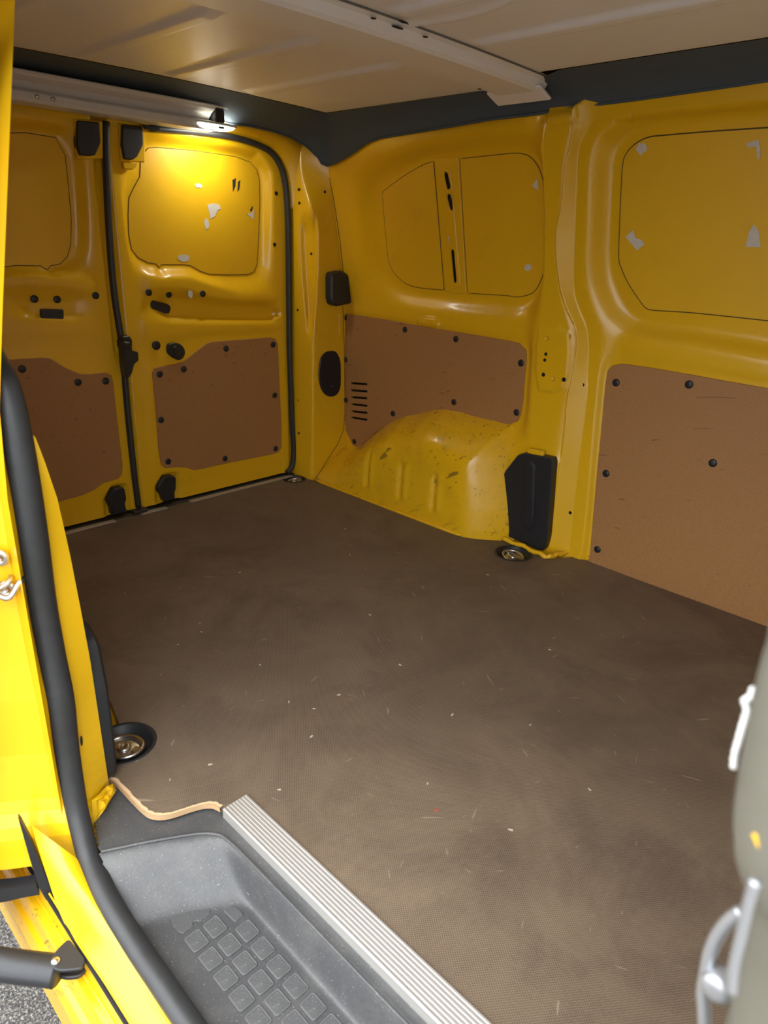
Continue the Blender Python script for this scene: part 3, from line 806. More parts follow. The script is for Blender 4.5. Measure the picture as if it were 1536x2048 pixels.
# roof lamp
lamp = empty('roof_lamp', (.06, .27, 1.226))
tag(lamp, 'small lit lens lamp on the header above the rear door', 'lamp')
def lens_mesh():
    V = []; F = []; n = 24
    for (s, dz) in ((1.0, 0), (.9, -.006), (.55, -.010)):
        for i in range(n):
            a = 2*math.pi*i/n
            V.append((.018*s*math.sin(a), .072*s*math.cos(a), dz))
    for r_ in range(2):
        for i in range(n): F.append((r_*n+i, r_*n+(i+1)%n, (r_+1)*n+(i+1)%n, (r_+1)*n+i))
    F.append(tuple(2*n+i for i in range(n)))
    return V, F
M_LAMP = mat('lamp_lens', (.9, .9, .7), .3, emit=(1.0, .98, .86, 6.0))
V, F = lens_mesh()
o = pyd('lens', V, F, M_LAMP, lamp, True); o.rotation_euler = (math.radians(3), 0, 0)
o.rotation_euler = (math.radians(2), math.radians(-25), 0); o.location = (.014, 0, .010)
o = box('switch', (.028, .01, .006), (.012, .020, .006), M_BLK, lamp, .0015)
bz = []
for i in range(24):
    a = 2*math.pi*i/24; bz.append((.020*math.sin(a)+.010, .078*math.cos(a), .016))
tube('bezel', bz, .004, M_BEAM, lamp, closed=True, n=8)
ld = bpy.data.lights.new('lamp_light', 'AREA'); ld.shape = 'RECTANGLE'; ld.size = .03; ld.size_y = .12
ld.energy = .22; ld.color = (1.0, .98, .88)
lo = bpy.data.objects.new('lamp_light', ld); COL.objects.link(lo); lo.parent = lamp
lo.location = (.030, -.02, -.012); lo.rotation_euler = (0, math.radians(28), 0)

# ------------------------------------------------------------------ ceiling
def zroof(y): return 1.317-.010*(np.asarray(y, float)/.6)**2
cx = np.linspace(.16, 2.26, 330); cy = np.linspace(-.66, .66, 250)
CX, CY = np.meshgrid(cx, cy)
CZ = zroof(CY)
def rib_(yc, x0, x1, w=.030, d=.010, e=.05):
    a = smoothstep(x0-e, x0+e*.2, CX)*(1-smoothstep(x1-e*.2, x1+e, CX))
    b = smoothstep(-w, -w*.45, CY-yc)*(1-smoothstep(w*.45, w, CY-yc))
    return d*a*b
for yc in (.285, .03, -.22, -.47):
    CZ = CZ-rib_(yc, .27, .82)
for yc in (.252, .0, -.25, -.5):
    CZ = CZ-rib_(yc, 1.13, 1.92)
# wandering pressings by the bow
CZ = CZ-.006*np.exp(-((CY+.12-.05*np.sin(CX*9))/.014)**2)*smoothstep(1.05, 1.09, CX)*(1-smoothstep(1.5, 1.6, CX))
CZ = CZ-.006*np.exp(-((CY-.06-.03*np.sin(CX*11+1))/.012)**2)*smoothstep(1.03, 1.07, CX)*(1-smoothstep(1.3, 1.36, CX))
CZ = CZ+.07*smoothstep(np.where(CX > 1.03, .520, .607), np.where(CX > 1.03, .56, .64), np.abs(CY))+.05*smoothstep(.212, .16, CX)
ceiling = gridmesh('ceiling', CX, CY, CZ, M_ROOF, flip=True)
tag(ceiling, 'pale ribbed metal roof panel of the van', 'ceiling', kind='structure')
# roof bow
bow = []; F = []
bprof = [(.890,.002),(.915,-.004),(.928,-.021),(.936,-.026),(1.042,-.026),(1.052,-.020),(1.062,-.005),(1.082,.002)]
by = np.linspace(-.60, .60, 60)
for y in by:
    w_ = 1.0
    for (x, dz) in bprof: bow.append((x, y, float(zroof(y))+dz))
k = len(bprof)
for i in range(len(by)-1):
    for j in range(k-1): F.append((i*k+j, (i+1)*k+j, (i+1)*k+j+1, i*k+j+1))
rbow = pyd('roof_bow', bow, F, M_ROOF, None, False)
tag(rbow, 'pale pressed metal roof bow crossing the ceiling', 'roof bow')
for s_ in (1, -1):
    e_ = box('end_bracket', (.985, s_*.588, 1.280), (.165, .06, .008), M_ROOF, rbow, .004, Matrix.Rotation(-s_*.35, 3, 'X'))
for (x, y, sx) in ((.908,.38,1.8),(.95,.47,1.0),(.905,-.10,1.0),(1.066,.05,2.6),(1.070,-.02,1.0),(.90,-.36,2.4),(1.068,.13,1.0),(1.10,.03,2.0)):
    o = hole([(x, y, float(zroof(y))-.0305 -.0 if .935 < x < 1.043 else float(zroof(y))-.008)], (math.pi, 0, 0), rbow, 1.0, 1.0)[0]; o.scale = (.8, sx, 1)
seamb = [(1.084, y, float(zroof(y))-.002) for y in np.linspace(-.58, .56, 40)]
tube('bow_seam', seamb, .002, mat('grey_seam', (.16, .15, .14), .7), rbow, n=5)

# slate headliner coves: lower edge on the walls, upper edge under the roof skin
lowF = [(0.176,1.168),(0.238,1.185),(0.341,1.220),(0.400,1.229),(0.543,1.235),(0.702,1.240),(0.844,1.247),(0.994,1.248),(1.141,1.254),(1.274,1.256),(1.393,1.259),(1.502,1.262),(1.559,1.264)] + [(1.8,1.272),(2.24,1.272)]
lowF = [(p[0], ywf(p[1])-(.012 if p[0] < .6 else .020), p[1]) for p in lowF]
lowC = [(.132,.684,1.160),(.124,.664,1.166)]
lowR = [(xx, p[0], p[1]) for xx, p in zip((.110,.090,.076,.066,.062,.062), [(0.660,1.185),(0.624,1.217),(0.568,1.240),(0.494,1.251),(0.404,1.255),(0.327,1.252)])]
lowR += [(.062,.28,1.262),(.05,.05,1.292),(.05,-.2,1.292),(.05,-.45,1.290),(.05,-.64,1.286)]
lower_e = lowF[::-1]+lowC+lowR
def up_pt(x, y): return (x, y, float(zroof(y))-.001)
upF = []
for p in lowF[::-1]:
    x = max(p[0], .215); yy = .522 if x > 1.03 else .612-.008*min(1, (x-.2)/.7)
    upF.append(up_pt(x, yy))
upC = [up_pt(.212,.606), up_pt(.210,.598)]
ur = [(0.162,0.623),(0.168,0.533),(0.175,0.447),(0.167,0.375),(0.173,0.298),(0.172,0.211)]
upR = [up_pt(.208, .585-.06*i) for i in range(len(lowR)-5)]+[up_pt(.208,.20),up_pt(.208,.05),up_pt(.21,-.2),up_pt(.212,-.45),up_pt(.215,-.62)]
upper_e = upF+upC+upR
def loft(name, A, B, m, n=8, bulge=.02, c=Vector((1,0,1.1))):
    V = []; F = []
    for a, b in zip(A, B):
        a = Vector(a); b = Vector(b)
        for i in range(n+1):
            t = i/n; p = a.lerp(b, t)
            out = (p-c); out = out.normalized()
            V.append(tuple(p+out*bulge*math.sin(math.pi*t)))
    for i in range(len(A)-1):
        for j in range(n):
            q = i*(n+1)+j; F.append((q, q+1, q+n+2, q+n+1))
    return pyd(name, V, F, m, None, True)
ti = loft('trim_1', lower_e, upper_e, M_SLATE)
tag(ti, 'dark slate headliner band along the top of the side wall and over the rear doors', 'headliner', kind='structure')
tube('edge_roll', lower_e, .004, M_SLATE, ti, n=6)
# same cove on the doorway side
lowN = [(x, -.70, 1.245) for x in np.linspace(.06, 2.24, 16)]
upN = [up_pt(max(x,.25), -.545) for x in np.linspace(.06, 2.24, 16)]
t2 = loft('trim_2', lowN, upN, M_SLATE, 6, .01)
tag(t2, 'dark slate headliner band above the open side doorway', 'headliner', kind='structure')

# ------------------------------------------------------------------ floor board
near_edge = [(1.156,-0.723),(1.170,-0.715),(1.226,-0.713),(1.263,-0.711),(1.282,-0.707),(1.297,-0.696),(1.307,-0.679),(1.316,-0.651),(1.324,-0.631),(1.335,-0.618),(1.351,-0.613)]
NE = [(1.30, -.592)]
fl_out = [(0.012,-.60),(0.012,.60)] + [(.06,.618),(.13,.626),(.4,.628),(.7,.630),(.845,.632),(.885,.645),(.93,.675)] + [(0.999,0.730),(1.095,0.735),(1.162,0.719),(1.194,0.727),(1.229,0.790),(1.273,0.801)] + [(1.4,.788),(2.14,.788),(2.14,-.588),(1.364,-.588)] + near_edge[::-1] + [(1.06,-.722),(1.03,-.64),(.95,-.62),(.2,-.62)]
EYES = [(1.095,-.657,'round black recessed lashing ring cup beside the doorway pillar and step'), (1.094,.650,'round black recessed lashing ring cup below the black access cover'), (.075,.560,'small recessed lashing ring cup in the floor corner at the corner pillar')]
RC = .058
def circ(c, r, n=28): return [(c[0]+r*math.cos(2*math.pi*i/n), c[1]+r*math.sin(2*math.pi*i/n)) for i in range(n)]
eye_xy = [(1.089,-0.660),(1.083,0.657),(0.058,0.577)]
floor = plate('floor', fl_out, FL(0), -.014, 0.0, M_FLOOR, None, holes=[circ(e, RC if i < 2 else .045) for i, e in enumerate(eye_xy)], bev=.0008)
tag(floor, 'dark brown scratched plywood load floor', 'floor', kind='structure')
# pale plywood edge where the board is cut round the step
E_ = near_edge
V = []; F = []
for i, p in enumerate(E_):
    V += [(p[0], p[1]-.0012, -.0005), (p[0], p[1]-.0012, -.015)]
ed = catmull([(p[0], p[1]) for p in E_], 4, False)
ed = [(a, b) for a, b in ed]
V = []; F = []
inn = inset([(p[0], p[1]) for p in ed]+[(1.25,-.3)], 0)
for i, (a, b) in enumerate(ed):
    r_ = .0010*math.sin(i*2.1)
    V += [(a+.002, b+.004+r_, .0012), (a+.0035, b-.003, .0002), (a+.0030, b-.0025, -.010), (a, b+.004, -.011)]
for i in range(len(ed)-1):
    for j in range(3): F.append((i*4+j, (i+1)*4+j, (i+1)*4+j+1, i*4+j+1))
pe = pyd('plywood_edge', V, F, M_PLY, floor)
pe['label'] = 'pale splintered plywood edge'
# aluminium threshold strip, ribbed
prof = []
yy = -.588+.024
prof.append((yy, .0002)); prof.append((yy-.001, .0026))
for i in range(7):
    b = yy-.002-i*.0062
    prof += [(b, .0034), (b-.0030, .0034), (b-.0038, .0028), (b-.0056, .0028)]
prof += [(-.612, .0034), (-.6145, .0020), (-.6150, -.020)]
V = []; F = []
X0, X1 = 1.362, 2.14
for x in (X0, X1):
    for (y, z) in prof: V.append((x, y+.0, z))
k = len(prof)
for j in range(k-1): F.append((j, j+1, k+j+1, k+j))
V += [(X0, prof[0][0], -.002)]
F.append(tuple(range(k))[::-1])
ts = pyd('threshold_strip', V, F, M_ALU, floor)
ts['label'] = 'ribbed aluminium threshold strip'

# lashing cups
def lashing(c, r, label, ring_ang):
    t = empty('lashing_ring', (c[0], c[1], 0)); tag(t, label, 'lashing ring')
    lathe('cup', [(r+.004,.0012),(r+.003,.0024),(r-.002,.0022),(r-.004,0),(r-.008,-.012),(r-.014,-.016),(.0002,-.016)], M_BLK, t, 32)
    pl_ = lathe('base_plate', [(r*.56,-.0155),(r*.56,-.012),(r*.48,-.0105),(.0002,-.0105)], M_ZINC, t, 24)
    bo = lathe('bolt', [(r*.24,-.0105),(r*.24,-.007),(r*.17,-.005),(r*.10,-.005),(r*.09,-.0065),(.0002,-.0065)], M_ZINC, t, 18)
    rg = []
    R_ = r*.66
    for i in range(24):
        a = 2*math.pi*i/24; rg.append((R_*math.cos(a)*1.0, R_*math.sin(a)*.82, -.009+.003*math.cos(a)))
    o = tube('ring', rg, r*.085, M_ZINC, t, closed=True, n=8); o.rotation_euler = (0, 0, ring_ang)
    o = box('hinge_lug', (r*.52*math.cos(ring_ang), r*.52*math.sin(ring_ang), -.009), (r*.34, r*.30, .007), M_ZINC, t, .002, Matrix.Rotation(ring_ang, 3, 'Z'))
for (c, r, (_, _, lab), an) in zip(eye_xy, (RC, RC, .045), EYES, (.5, 2.6, 1.2)):
    lashing(c, r, lab, an)

# metal sill strips at the rear edge of the floor
for a, b, lab in zip([(-0.001,-0.366),(-0.031,-0.072),(-0.024,0.120)], [(-0.013,-0.167),(-0.020,0.026),(0.006,0.594)], ('long metal sill strip at the floor edge under the half hidden rear door leaf', 'short metal sill strip between the two lower door brackets', 'long metal sill strip at the floor edge under the lamp lit rear door leaf')):
    y0, y1 = a[1], b[1]
    if lab.startswith('long metal sill strip at the floor edge under the half'): y0 = -.56
    o = plate('sill_strip', rounded([(.006, y0), (.032, y0), (.032, y1), (.006, y1)], .002), FL(0), .0003, .0035, M_SILL, None, bev=.001)
    tag(o, lab, 'sill strip', 'metal sill strips along the rear floor edge')
o = box('trim_3', (-.012, -.02, -.004), (.05, 1.30, .018), M_RUB, None, .003)
tag(o, 'black rubber floor edge below the rear doors', 'trim', kind='structure')

# debris
chip_me = {}
def debris(px, s, m, lab, an):
    pts_ = [(math.cos(a)*s*(1 if i % 2 else .55), math.sin(a)*s*.35) for i, a in enumerate(np.linspace(0, 2*math.pi, 7)[:-1])]
    ca, sa = math.cos(an), math.sin(an)
    pts_ = [(x*ca-y*sa, x*sa+y*ca) for x, y in pts_]
    o = plate('floor_debris', pts_, FL(.0003), 0, .0012, m, None, bev=0)
    o.location = (px[0], px[1], 0)
    tag(o, lab, 'debris', 'crumbs of debris on the load floor')
M_CHIPR = mat('red_chip', (.75, .04, .03), .5); M_CHIPW = mat('pale_chip', (.55, .47, .36), .7)
debris(([(1.616,-0.346)])[0], .004, M_CHIPR, 'tiny red chip lying on the brown load floor', .5)
for i, q in enumerate([(0.526,-0.380),(1.320,-0.382),(0.836,-0.333),(1.563,-0.310),(1.731,-0.287),(1.203,-0.347),(1.256,-0.323),(0.582,0.381),(1.257,-0.252),(0.798,-0.314),(0.849,-0.406),(1.056,0.038),(0.624,-0.074),(1.050,-0.311),(1.468,-0.123),(1.473,0.250),(1.045,0.261),(1.121,0.468),(0.747,0.252),(1.391,-0.515),(1.237,-0.644),(1.252,-0.571),(1.777,-0.104),(1.599,-0.029),(1.268,-0.071)]):
    debris(q, .0035+.003*((i*37) % 10)/10, M_CHIPW, 'tiny pale crumb lying on the brown load floor', i*1.7)

# ------------------------------------------------------------------ doorway side: wall, pillar, sill
# seal line of the doorway (x, z) on the doorway plane
SEAL = [(1.185,0.725),(1.203,0.653),(1.205,0.530),(1.196,0.407),(1.200,0.313),(1.208,0.235)] + [(1.207,0.139)] + [(1.223,0.050)] + [(1.247,0.007)] + [(1.278,-0.025)] + [(1.332,-0.040)] + [(1.375,-0.048),(1.419,-0.055),(1.464,-0.060),(1.511,-0.061),(1.590,-0.064)]
seal_xz = SEAL
SEAL_Y = [-.795]*6+[-.798,-.803,-.808,-.813,-.818]+[-.82]*(len(SEAL)-11)
yn = lambda z: -.795-.012*float(np.clip((.30-z)/.30, 0, 1))
top_arc = [(1.62,1.205),(1.50,1.20)]+[(1.379,1.171),(1.279,1.168),(1.211,1.118),(1.162,1.056),(1.104,0.949),(1.096,0.851),(1.130,0.769)]

zb = seal_xz[-1][1]
path = [(2.12,yn(1.205),1.205),(1.85,yn(1.205),1.21)]+[(x, yn(z), z) for x, z in top_arc]+[(x, y, z) for (x, z), y in zip(seal_xz, SEAL_Y)]+[(1.80,-.82,zb),(2.0,-.82,zb+.002),(2.14,-.82,zb+.02)]
path = catmull(path, 4, False)
dseal = tube('doorway_seal', path, [.0175+.0025*float(np.clip((q_[2]-.0)/.2, 0, 1)) for q_ in path], M_RUB, None, n=14, flat=.85, up=(0,1,0))
tag(dseal, 'thick black rubber seal round the open side doorway', 'seal')

# pillar: inner return (A to S) and outer jamb (S outward)
A_ = [(1.179,-0.730,-0.009),(1.181,-0.732,0.147),(1.181,-0.733,0.268),(1.184,-0.738,0.372),(1.187,-0.743,0.461),(1.192,-0.751,0.554),(1.200,-0.764,0.619),(1.209,-0.778,0.673)]
zz_ = np.linspace(-.06, 1.19, 64)
Az = [p[2] for p in A_][0:]; Ax = [p[0] for p in A_]; Ay = [p[1] for p in A_]
sx_z = sorted([(z, x) for x, z in seal_xz[:9]+top_arc[2:]])
SZ = [a for a, b in sx_z]; SX = [b for a, b in sx_z]
V = []; F = []
for z in zz_:
    s = Vector((float(np.interp(z, SZ, SX)), yn(z), z))
    if z < Az[-1]: a = Vector((float(np.interp(z, Az, Ax)), float(np.interp(z, Az, Ay)), z))
    else:
        t = min(1, (z-Az[-1])/.2); a = Vector((s.x-.03-.01*t, s.y+.015+.005*t, z))
    inn_ = a+Vector((-.03, -.006, 0))
    j1 = s+Vector((-.008, -.012, 0)); j2 = s+Vector((-.040, -.055, 0)); j3 = s+Vector((-.070, -.100, 0)); j4 = s+Vector((-.11, -.15, 0))
    V += [inn_, a, a.lerp(s, .5), s, j1, j2, j3, j4]
k = 8
for i in range(len(zz_)-1):
    for j in range(k-1): F.append((i*k+j, (i+1)*k+j, (i+1)*k+j+1, i*k+j+1))
dp = pyd('doorway_pillar', V, F, M_YELO, None, False)
tag(dp, 'bright yellow doorway pillar behind the black rubber seal', 'pillar')
# jamb foot folding into the sill
# crumpled yellow tape at the pillar foot
ct = [(1.244,-0.787),(1.228,-0.773),(1.205,-0.748),(1.182,-0.729),(1.180,-0.719),(1.197,-0.725),(1.207,-0.740),(1.224,-0.763)]
V = []; F = []
tp = [(1.222,-0.780,-0.012),(1.219,-0.776,0.029),(1.211,-0.762,0.025),(1.198,-0.741,0.022),(1.189,-0.727,0.012),(1.186,-0.721,-0.008),(1.195,-0.736,-0.013),(1.208,-0.758,-0.015),(1.222,-0.780,-0.024)]
bm = bmesh.new()
cen = Vector((0,0,0))
for p in tp: cen += Vector(p)
cen /= len(tp)
rings = []
for s_, dpt in ((1.0, 0), (.72, .008), (.45, .004), (.2, .011)):
    rings.append([bm.verts.new(cen+(Vector(p)-cen)*s_+Vector((.6,.2,.3))*dpt*(1+.7*math.sin(i*2.4+s_*5))) for i, p in enumerate(tp)])
for r_ in range(3):
    for i in range(len(tp)):
        j = (i+1) % len(tp); bm.faces.new((rings[r_][i], rings[r_][j], rings[r_+1][j], rings[r_+1][i]))
bm.faces.new(rings[3])
o = frombm('crumpled_tape', bm, M_YELO, dp)
o['label'] = 'crumpled yellow tape at the pillar foot'
for q in [(1.208,-0.776,0.145)]:
    o = hole([(q[0]+.001, q[1]+.001, q[2])], (0, math.pi/2, math.radians(50)), dp, 1.0)[0]; o.scale = (1.5, .8, 1)
# striker
stk = empty('door_striker', (1.27, -.87, .50)); tag(stk, 'steel door striker loop with bolts on the yellow doorway pillar', 'striker')
JN = Vector((.77, -.62, 0)).normalized()
qs = [(1.184,-0.836,0.485),(1.184,-0.835,0.435),(1.189,-0.829,0.454),(1.198,-0.817,0.450),(1.168,-0.857,0.450)]
def disc_on(name, p, r, h, m, root):
    o = lathe(name, [(r, 0), (r, h*.6), (r*.8, h), (r*.3, h), (r*.28, h*.7), (.0002, h*.7)], m, None, 18)
    o.rotation_euler = JN.to_track_quat('Z', 'Y').to_euler(); o.location = Vector(p); child_local(o, root); return o
disc_on('bolt', Vector(qs[0])+JN*.001, .0125, .005, M_ZINC, stk)
disc_on('bolt', Vector(qs[1])+JN*.001, .014, .004, M_ZINC, stk)
a = Vector(qs[3]); b = Vector(qs[1]); c = Vector(qs[4])
lp = [tuple(v) for v in catmull([a+JN*.0, a+JN*.012, (a+b)/2+JN*.022+Vector((0,0,-.010)), b+JN*.024, c+JN*.022], 5, False)]
child_local(tube('striker_loop', lp, .0042, M_ZINC, None, n=8), stk)
lp = [tuple(v) for v in catmull([Vector(qs[2])+JN*0, Vector(qs[2])+JN*.012+Vector((0,0,-.004)), Vector(qs[2])+JN*.018+Vector((-.012,-.015,-.015))], 4, False)]
child_local(tube('striker_pin', lp, .0042, M_ZINC, None, n=8), stk)

# sill: yellow band outside the seal, then the door track
lowseal = [(x, y-.012, z) for (x, z), y in zip(seal_xz[9:], SEAL_Y[9:])]+[(1.80,-.832,zb),(2.16,-.832,zb)]
outer = [(1.220,-0.872,0.043),(1.226,-0.872,0.016),(1.239,-0.872,-0.016),(1.258,-0.872,-0.052),(1.274,-0.872,-0.086),(1.303,-0.872,-0.105),(1.369,-0.872,-0.098),(1.510,-0.872,-0.082)]
outer = outer+[(1.80,-.872,outer[-1][2]),(2.16,-.872,outer[-1][2])]
V = []; F = []
for a, b in zip(lowseal, outer):
    a = Vector(a); b = Vector(b)
    for t, bu in ((0, -.004), (.15, .002), (.5, .004), (.85, .003), (1, -.002)):
        p = a.lerp(b, t); V.append((p.x, p.y-bu*.5, p.z+bu))
k = 5
for i in range(len(lowseal)-1):
    for j in range(k-1): F.append((i*k+j, (i+1)*k+j, (i+1)*k+j+1, i*k+j+1))
sill = pyd('door_sill', V, F, M_YELO, None, True)
tag(sill, 'bright yellow door sill curving below the black doorway seal', 'sill')

# outer jamb foot left of the sill
# door track under the sill
zt = outer[6][2]
tr = empty('door_track', (1.6, -.89, zt-.1)); tag(tr, 'yellow lower track of the sliding door beside the asphalt', 'door track')
trp = [(-.866, zt-.004), (-.872, zt-.010), (-.872, zt-.050), (-.874, zt-.056), (-.884, zt-.058), (-.888, zt-.066), (-.892, zt-.085), (-.900, zt-.092), (-.906, zt-.112), (-.904, zt-.2)]
V = []; F = []
tx = np.linspace(1.02, 2.2, 20)
for x in tx:
    for (y, z) in trp: V.append((x, y, z))
k = len(trp)
for i in range(len(tx)-1):
    for j in range(k-1): F.append((i*k+j, (i+1)*k+j, (i+1)*k+j+1, i*k+j+1))
child_local(pyd('track_channel', V, F, M_YELW, None, False), tr)
child_local(tube('track_lip', [(x, -.8735, zt-.053) for x in tx], .003, M_YELW, None, n=6), tr)
child_local(tube('track_gap', [(x, -.8705, zt-.0085) for x in tx], .0035, M_HOLE, None, n=6), tr)

# step tray
TZ = -.085
tray_seal = [(x, z) for x, z in seal_xz]
txs = np.linspace(1.17, 2.16, 200); tys = np.linspace(-.835, -.585, 60)
TX, TY = np.meshgrid(txs, tys)
rimx = np.interp(TY[:,0], [-.83, -.80, -.72, -.66, -.63], [1.275, 1.288, 1.330, 1.372, 1.40])[:, None]
ramp = smoothstep(0, 1, np.clip((TX-rimx)/.115, 0, 1))
ramp = np.where(TX < rimx, 0, ramp**.8)
cross_ = 1-smoothstep(-.648, -.634, TY)
corner_r = smoothstep(0, 1, np.clip((np.minimum((TX-rimx)/.03, (-.634-TY)/.03)), 0, 1))
T = -.016+(TZ+.016)*np.minimum(ramp, 1)*cross_
rise = smoothstep(-.800, -.830, TY)
zsl = np.interp(TX, [x for x, z in sorted(seal_xz[9:])]+[1.9], [z for x, z in sorted(seal_xz[9:])]+[zb])
T = np.where(TX > 1.30, T*(1-rise)+np.minimum(T+.004, zsl)*rise, T)
keep_t = TY > np.interp(TX, [1.17, 1.28, 1.345, 1.38], [-.765, -.800, -.815, -.84])
tray = gridmesh('step_tray', TX, TY, blur(T, 2), M_TRAY, keep=keep_t)
tag(tray, 'black plastic entry step tray with square tread pads inside the doorway', 'step')
lip2 = catmull([(float(np.interp(y, [-.83,-.80,-.72,-.66,-.645], [1.275,1.288,1.330,1.368,1.378])), y, -.0145) for y in (-.797,-.78,-.74,-.70,-.665)]+[(1.385,-.645,-.0145),(1.41,-.637,-.0145),(1.5,-.635,-.0145),(1.8,-.635,-.0145),(2.14,-.635,-.0145)], 5, False)
tube('rim_edge', lip2, .0028, M_TRAY, tray, n=8)
pad_me = None
PX0, PDX, PDY = 1.481, .0396, .0325
def pad(cx, cy, outline=None):
    global pad_me
    if outline is None:
        if pad_me is None:
            o = plate('tread_pad', rounded([(-.0145,-.0118),(.0145,-.0118),(.0145,.0118),(-.0145,.0118)], .003, 3), FL(0), -.001, .0006, M_PAD, tray, bev=.0008)
            pad_me = o.data
        else:
            o = bpy.data.objects.new('tread_pad', pad_me); COL.objects.link(o); o.parent = tray
        o.location = (cx, cy, TZ+.0012)
    else:
        o = plate('tread_pad', outline, FL(TZ+.0012), -.001, .0006, M_PAD, tray, bev=.0012)
    return o
rim_me = None
M_RIM = speckled('worn_grey_moulding', (.13, .13, .128), (.20, .20, .195), .5, 300, .0005)
def pad_rim(pd):
    global rim_me
    if rim_me is None:
        rr = rounded([(-.0150,-.0123),(.0150,-.0123),(.0150,.0123),(-.0150,.0123)], .0035, 3)
        o = tube('pad_rim', [(a, b, .0001) for a, b in rr], .0007, M_RIM, pd, closed=True, n=5); rim_me = o.data
    else:
        o = bpy.data.objects.new('pad_rim', rim_me); COL.objects.link(o); o.parent = pd
for ci, (y, n0) in enumerate(((-.7435, 0), (-.711, 0), (-.6785, 1))):
    for i in range(n0, 17): pad_rim(pad(PX0+i*PDX, y))
pad(0, 0, rounded([(1.418,-0.751),(1.415,-0.742),(1.417,-0.704),(1.419,-0.676),(1.426,-0.669),(1.438,-0.667),(1.457,-0.668),(1.455,-0.687),(1.458,-0.693),(1.450,-0.697),(1.451,-0.701),(1.456,-0.703),(1.456,-0.724),(1.452,-0.725),(1.450,-0.732),(1.456,-0.733),(1.456,-0.752),(1.450,-0.756),(1.431,-0.756)], .002, 2))
pad(0, 0, rounded([(1.465,-0.686),(1.466,-0.667),(1.494,-0.666),(1.496,-0.684)], .002, 2))
# outlines raised round the pads
tube('moulding_line', [(1.44,-.800,TZ+.004),(1.50,-.803,TZ+.006),(1.8,-.806,TZ+.006),(2.1,-.806,TZ+.006)], .0010, M_TRAY, tray, n=6)

# near wall, arch and black cover behind the doorway pillar
V = []; F = []
nz_ = np.linspace(-.02, 1.30, 12)
for z in nz_: V += [(-.02, -ywf(z), z), (1.22, -ywf(z)-.03, z)]
for i in range(len(nz_)-1): F.append((2*i, 2*i+1, 2*i+3, 2*i+2))
n0 = len(V)
V += [(1.2,-.70,1.215),(2.3,-.70,1.215),(2.3,-.70,1.33),(1.2,-.70,1.33), (2.21,-.80,-.2),(2.3,-.80,-.2),(2.3,-.75,1.3),(2.21,-.75,1.3)]
F += [(n0,n0+1,n0+2,n0+3),(n0+4,n0+5,n0+6,n0+7)]
wr = sheet('wall_right', V, F, 'yellow inner side wall behind the doorway pillar', M_YEL, 'wall')
arch2 = make_arch(-1, 'wheel_arch')
arch2.parent = wr
cvn = plate('access_cover', rounded([(1.02,.0),(1.165,.0),(1.175,.05),(1.178,.20),(1.165,.285),(1.12,.31),(1.04,.27)], .015, 4), (lambda u, v, h: (u, -.735+h, v)), 0, .028, M_BLK, None, bev=.006)
tag(cvn, 'narrow sliver of a black plastic cover behind the yellow doorway pillar', 'cover')

# outer skins that close the body
sheet('body_shell', [(-.09,-.90,1.46),(2.6,-.90,1.46),(2.6,.90,1.46),(-.09,.90,1.46),
                      (-.09,.90,-.2),(2.6,.90,-.2),(-.09,-.90,-.2),(-.09,-.90,1.2),(1.19,-.975,-.2),(1.19,-.90,1.2),(1.19,-.90,1.46),(2.2,-.9,1.46),(2.2,-.84,1.215),(1.19,-.84,1.215),(2.6,-.9,-.2)],
      [(0,1,2,3),(2,3,4,5),(0,3,4,6),(6,8,9,7),(7,9,10,0),(11,12,13,10)], 'yellow outer body skin of the van', M_YELO, 'van body')
sheet('wall_front', [(2.22,-.90,-.2),(2.22,.90,-.2),(2.22,.90,1.46),(2.22,-.90,1.46)], [(0,1,2,3)], 'pale bulkhead behind the cab', M_ROOF, 'bulkhead')
sheet('floor_pan', [(-.09,-.80,-.03),(1.30,-.80,-.03),(1.30,-.60,-.03),(2.6,-.60,-.03),(2.6,.90,-.03),(-.09,.90,-.03)], [(0,1,2,3,4,5)], 'yellow sheet metal floor pan under the plywood', M_YEL, 'floor pan')

# ------------------------------------------------------------------ blurred front pillar of the doorway
FPE = [(2.122,0.789),(2.121,0.770),(2.121,0.750),(2.123,0.722),(2.125,0.692),(2.128,0.673),(2.134,0.660),(2.142,0.649),(2.145,0.623),(2.147,0.594),(2.148,0.574),(2.149,0.557)]
FPE = [(2.20,1.20),(2.165,1.0),(2.14,.86)]+FPE+[(FPE[-1][0]+.002,.40),(FPE[-1][0]+.004,.1),(FPE[-1][0]+.004,-.14)]
V = []; F = []
cpath = catmull(FPE, 4, False)
for (x, z) in cpath:
    V += [(x+.006,-.770,z),(x+.001,-.784,z),(x,-.800,z),(x+.006,-.815,z),(x+.022,-.826,z),(x+.10,-.835,z),(x+.10,-.770,z)]
k = 7
for i in range(len(cpath)-1):
    for j in range(k): F.append((i*k+j, i*k+(j+1)%k, (i+1)*k+(j+1)%k, (i+1)*k+j))
fp = pyd('front_pillar', V, F, M_GREY, None, True)
tag(fp, 'grey green trim of the front doorway pillar edged with torn white foam', 'pillar')
def foam(pts_, rad, lab):
    p3 = catmull([(x, -.795, z) for x, z in pts_], 4, False)
    o = tube('foam_shred', p3, [rad*(.7+.5*abs(math.sin(i*1.7))) for i in range(len(p3))], M_FOAM, fp, n=7)
    o['label'] = lab
foam([(2.120,0.743),(2.120,0.738),(2.118,0.735),(2.120,0.731),(2.120,0.723),(2.120,0.714),(2.120,0.706),(2.121,0.699)], .0014, 'long torn white foam shred')
foam([(2.135,0.659),(2.136,0.658)], .0016, 'small torn white foam shred')
foam([(2.138,0.655),(2.140,0.650),(2.140,0.646)], .0026, 'torn white foam shred')
